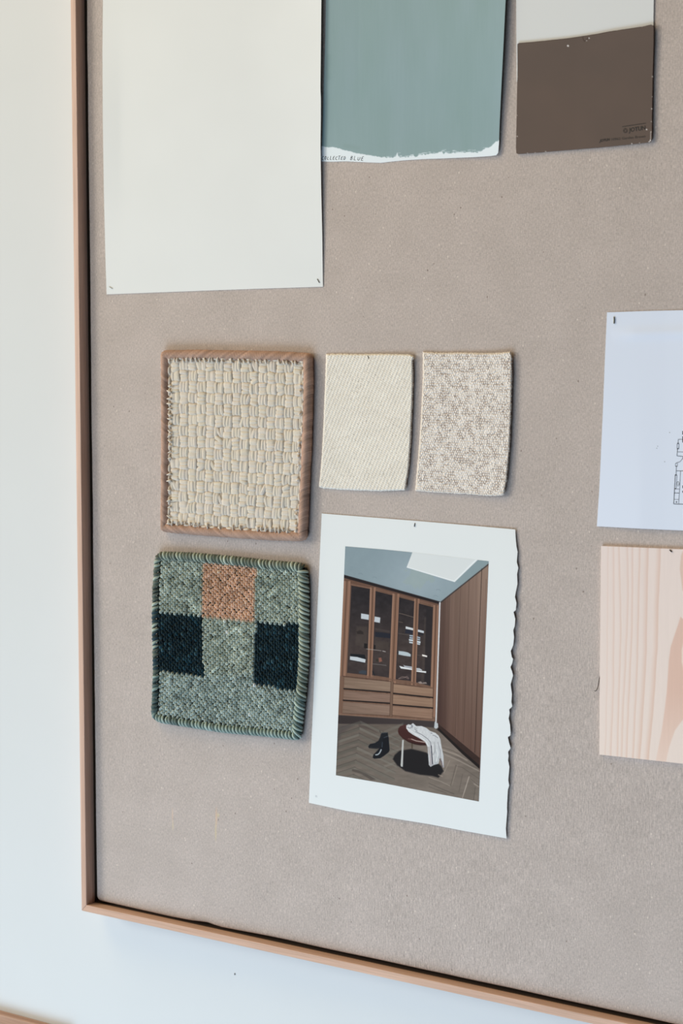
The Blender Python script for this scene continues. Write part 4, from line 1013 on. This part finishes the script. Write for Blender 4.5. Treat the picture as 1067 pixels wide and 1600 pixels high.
# ================================================================== STAPLES, THREAD
m_steel = plain('aged_steel', (.28, .26, .20, 1), .35, .6); m_steel.node_tree.nodes['Principled BSDF'].inputs['Metallic'].default_value = .6
m_rust = plain('rusty_steel', (.045, .032, .025, 1), .6, .4)
def staple(label, a, b_, hf, mat, r=.00045, lift=.0006, cat='staple'):
    a = np.array(a, float); b_ = np.array(b_, float)
    t = np.linspace(0, 1, 5)[:, None]; m_ = a + (b_ - a) * t
    h = hf(m_[:, 0], m_[:, 1]) + lift
    P = bp(m_[:, 0], m_[:, 1], h)
    lo = P[0].copy(); lo[1] = -hf(np.array([a[0]]), np.array([a[1]]))[0] + .0002; hi = P[-1].copy(); hi[1] = -hf(np.array([b_[0]]), np.array([b_[1]]))[0] + .0002
    path = np.vstack([lo, P, hi])
    b = Batch(); tube(b, path, r, 7)
    o = b.build('staple', mat, None); tag(o, label, cat, 'staples holding the papers'); return o
staple('small dark staple in the lower right corner of the tall blank sheet', (495.6, 436.2), (498.6, 441.6), h_white, m_rust, .00035)
staple('pale staple in the lower left corner of the tall blank sheet', (170.6, 448.2), (175.2, 450.8), h_white, plain('pale_steel', (.42, .42, .38, 1), .4, .5), .00035)
staple('upright steel staple in the upper left corner of the floor plan', (959.2, 495.6), (959.2, 505.0), h_plan, m_steel, .0007)
staple('rusty staple at the top centre of the magazine page', (647.8, 818.0), (647.2, 822.6), h_page, m_rust, .0004)
staple('tiny rusty staple near the top of the pine sample', (1046.4, 859.4), (1049.0, 862.0), const_h(.0030), m_rust, .0006)
t = np.linspace(0, 1, 24); k_ = [(937.5, 1056), (936.2, 1060.5), (935.4, 1066), (934.2, 1073), (932.4, 1078), (930.4, 1079.8), (928.4, 1079.2)]
ku = np.interp(t * 6, range(7), [p[0] for p in k_]); kv = np.interp(t * 6, range(7), [p[1] for p in k_])
b = Batch(); tube(b, bp(ku, kv, .0006 + .0009 * t), .00042 * (1.15 - .5 * t), 6)
o = b.build('loose_thread', plain('black_thread', (.02, .018, .018, 1), .8), None); tag(o, 'short black curled thread poking out beside the left edge of the pine sample', 'thread')

# ================================================================== CAMERA
cam = bpy.data.cameras.new('camera'); co = bpy.data.objects.new('camera', cam); COL.objects.link(co)
cam.sensor_fit = 'VERTICAL'; cam.sensor_height = 36; cam.sensor_width = 24; cam.lens = FOC * 36 / 1600
M = Matrix([[*RW[0], CAM[0]], [*RW[1], CAM[1]], [*RW[2], CAM[2]], [0, 0, 0, 1]])
co.matrix_world = M
cam.dof.use_dof = True; cam.dof.focus_distance = 2.12; cam.dof.aperture_fstop = 9.0
cam.clip_start = .05
SC.camera = co

# ================================================================== LIGHT
LIGHTS = {
    'window':   dict(loc=(-4.3, -3.0, 1.3), tgt=(.6, 0, .4), size=(1.3, 1.8), col=(0.99, 1.0, 0.896), e=144.0),
    'warm_top': dict(loc=(-1.0, -1.5, 3.0), tgt=(.6, 0, .8), size=(2.2, 1.4), col=(1.0, 0.73, 0.261), e=34.5),
    'cool_low': dict(loc=(.2, -1.7, -1.35), tgt=(.8, 0, .2), size=(2.2, 1.4), col=(0.565, 0.79, 1.0), e=41.4),
}
WORLD = ((1.2, 1.2, 1.2), (.85, .85, .85), (.30, .30, .30), (.08, .08, .08), (.02, .02, .02))
WORLD_STRENGTH = .63
for n_, L in LIGHTS.items():
    d = bpy.data.lights.new(n_, 'AREA'); d.shape = 'RECTANGLE'; d.size, d.size_y = L['size']
    d.energy = L['e']; d.color = L['col']
    o = bpy.data.objects.new(n_, d); COL.objects.link(o); o.location = L['loc']
    o.rotation_euler = (Vector(L['tgt']) - Vector(L['loc'])).to_track_quat('-Z', 'Y').to_euler()
w = bpy.data.worlds.new('room_ambient'); SC.world = w; w.use_nodes = True
# the room beyond the camera: bright on the window side, dim towards the far end
wt = w.node_tree; tc_ = wt.nodes.new('ShaderNodeTexCoord'); sp_ = wt.nodes.new('ShaderNodeSeparateXYZ'); wt.links.new(tc_.outputs['Generated'], sp_.inputs[0])
rx = wt.nodes.new('ShaderNodeMapRange'); rx.inputs[1].default_value = -1; rx.inputs[2].default_value = 1; wt.links.new(sp_.outputs[0], rx.inputs[0])
wt.links.new(ramp(wt, rx.outputs[0], [(0.0, WORLD[0]), (.3, WORLD[1]), (.5, WORLD[2]), (.62, WORLD[3]), (1.0, WORLD[4])]), wt.nodes['Background'].inputs[0])
wt.nodes['Background'].inputs[1].default_value = WORLD_STRENGTH

SC.view_settings.view_transform = 'Standard'; SC.view_settings.look = 'None'
SC.view_settings.exposure = 0.0; SC.view_settings.gamma = 1.0
try: SC.view_settings.use_curve_mapping = False
except Exception: pass
SC.cycles.use_denoising = True
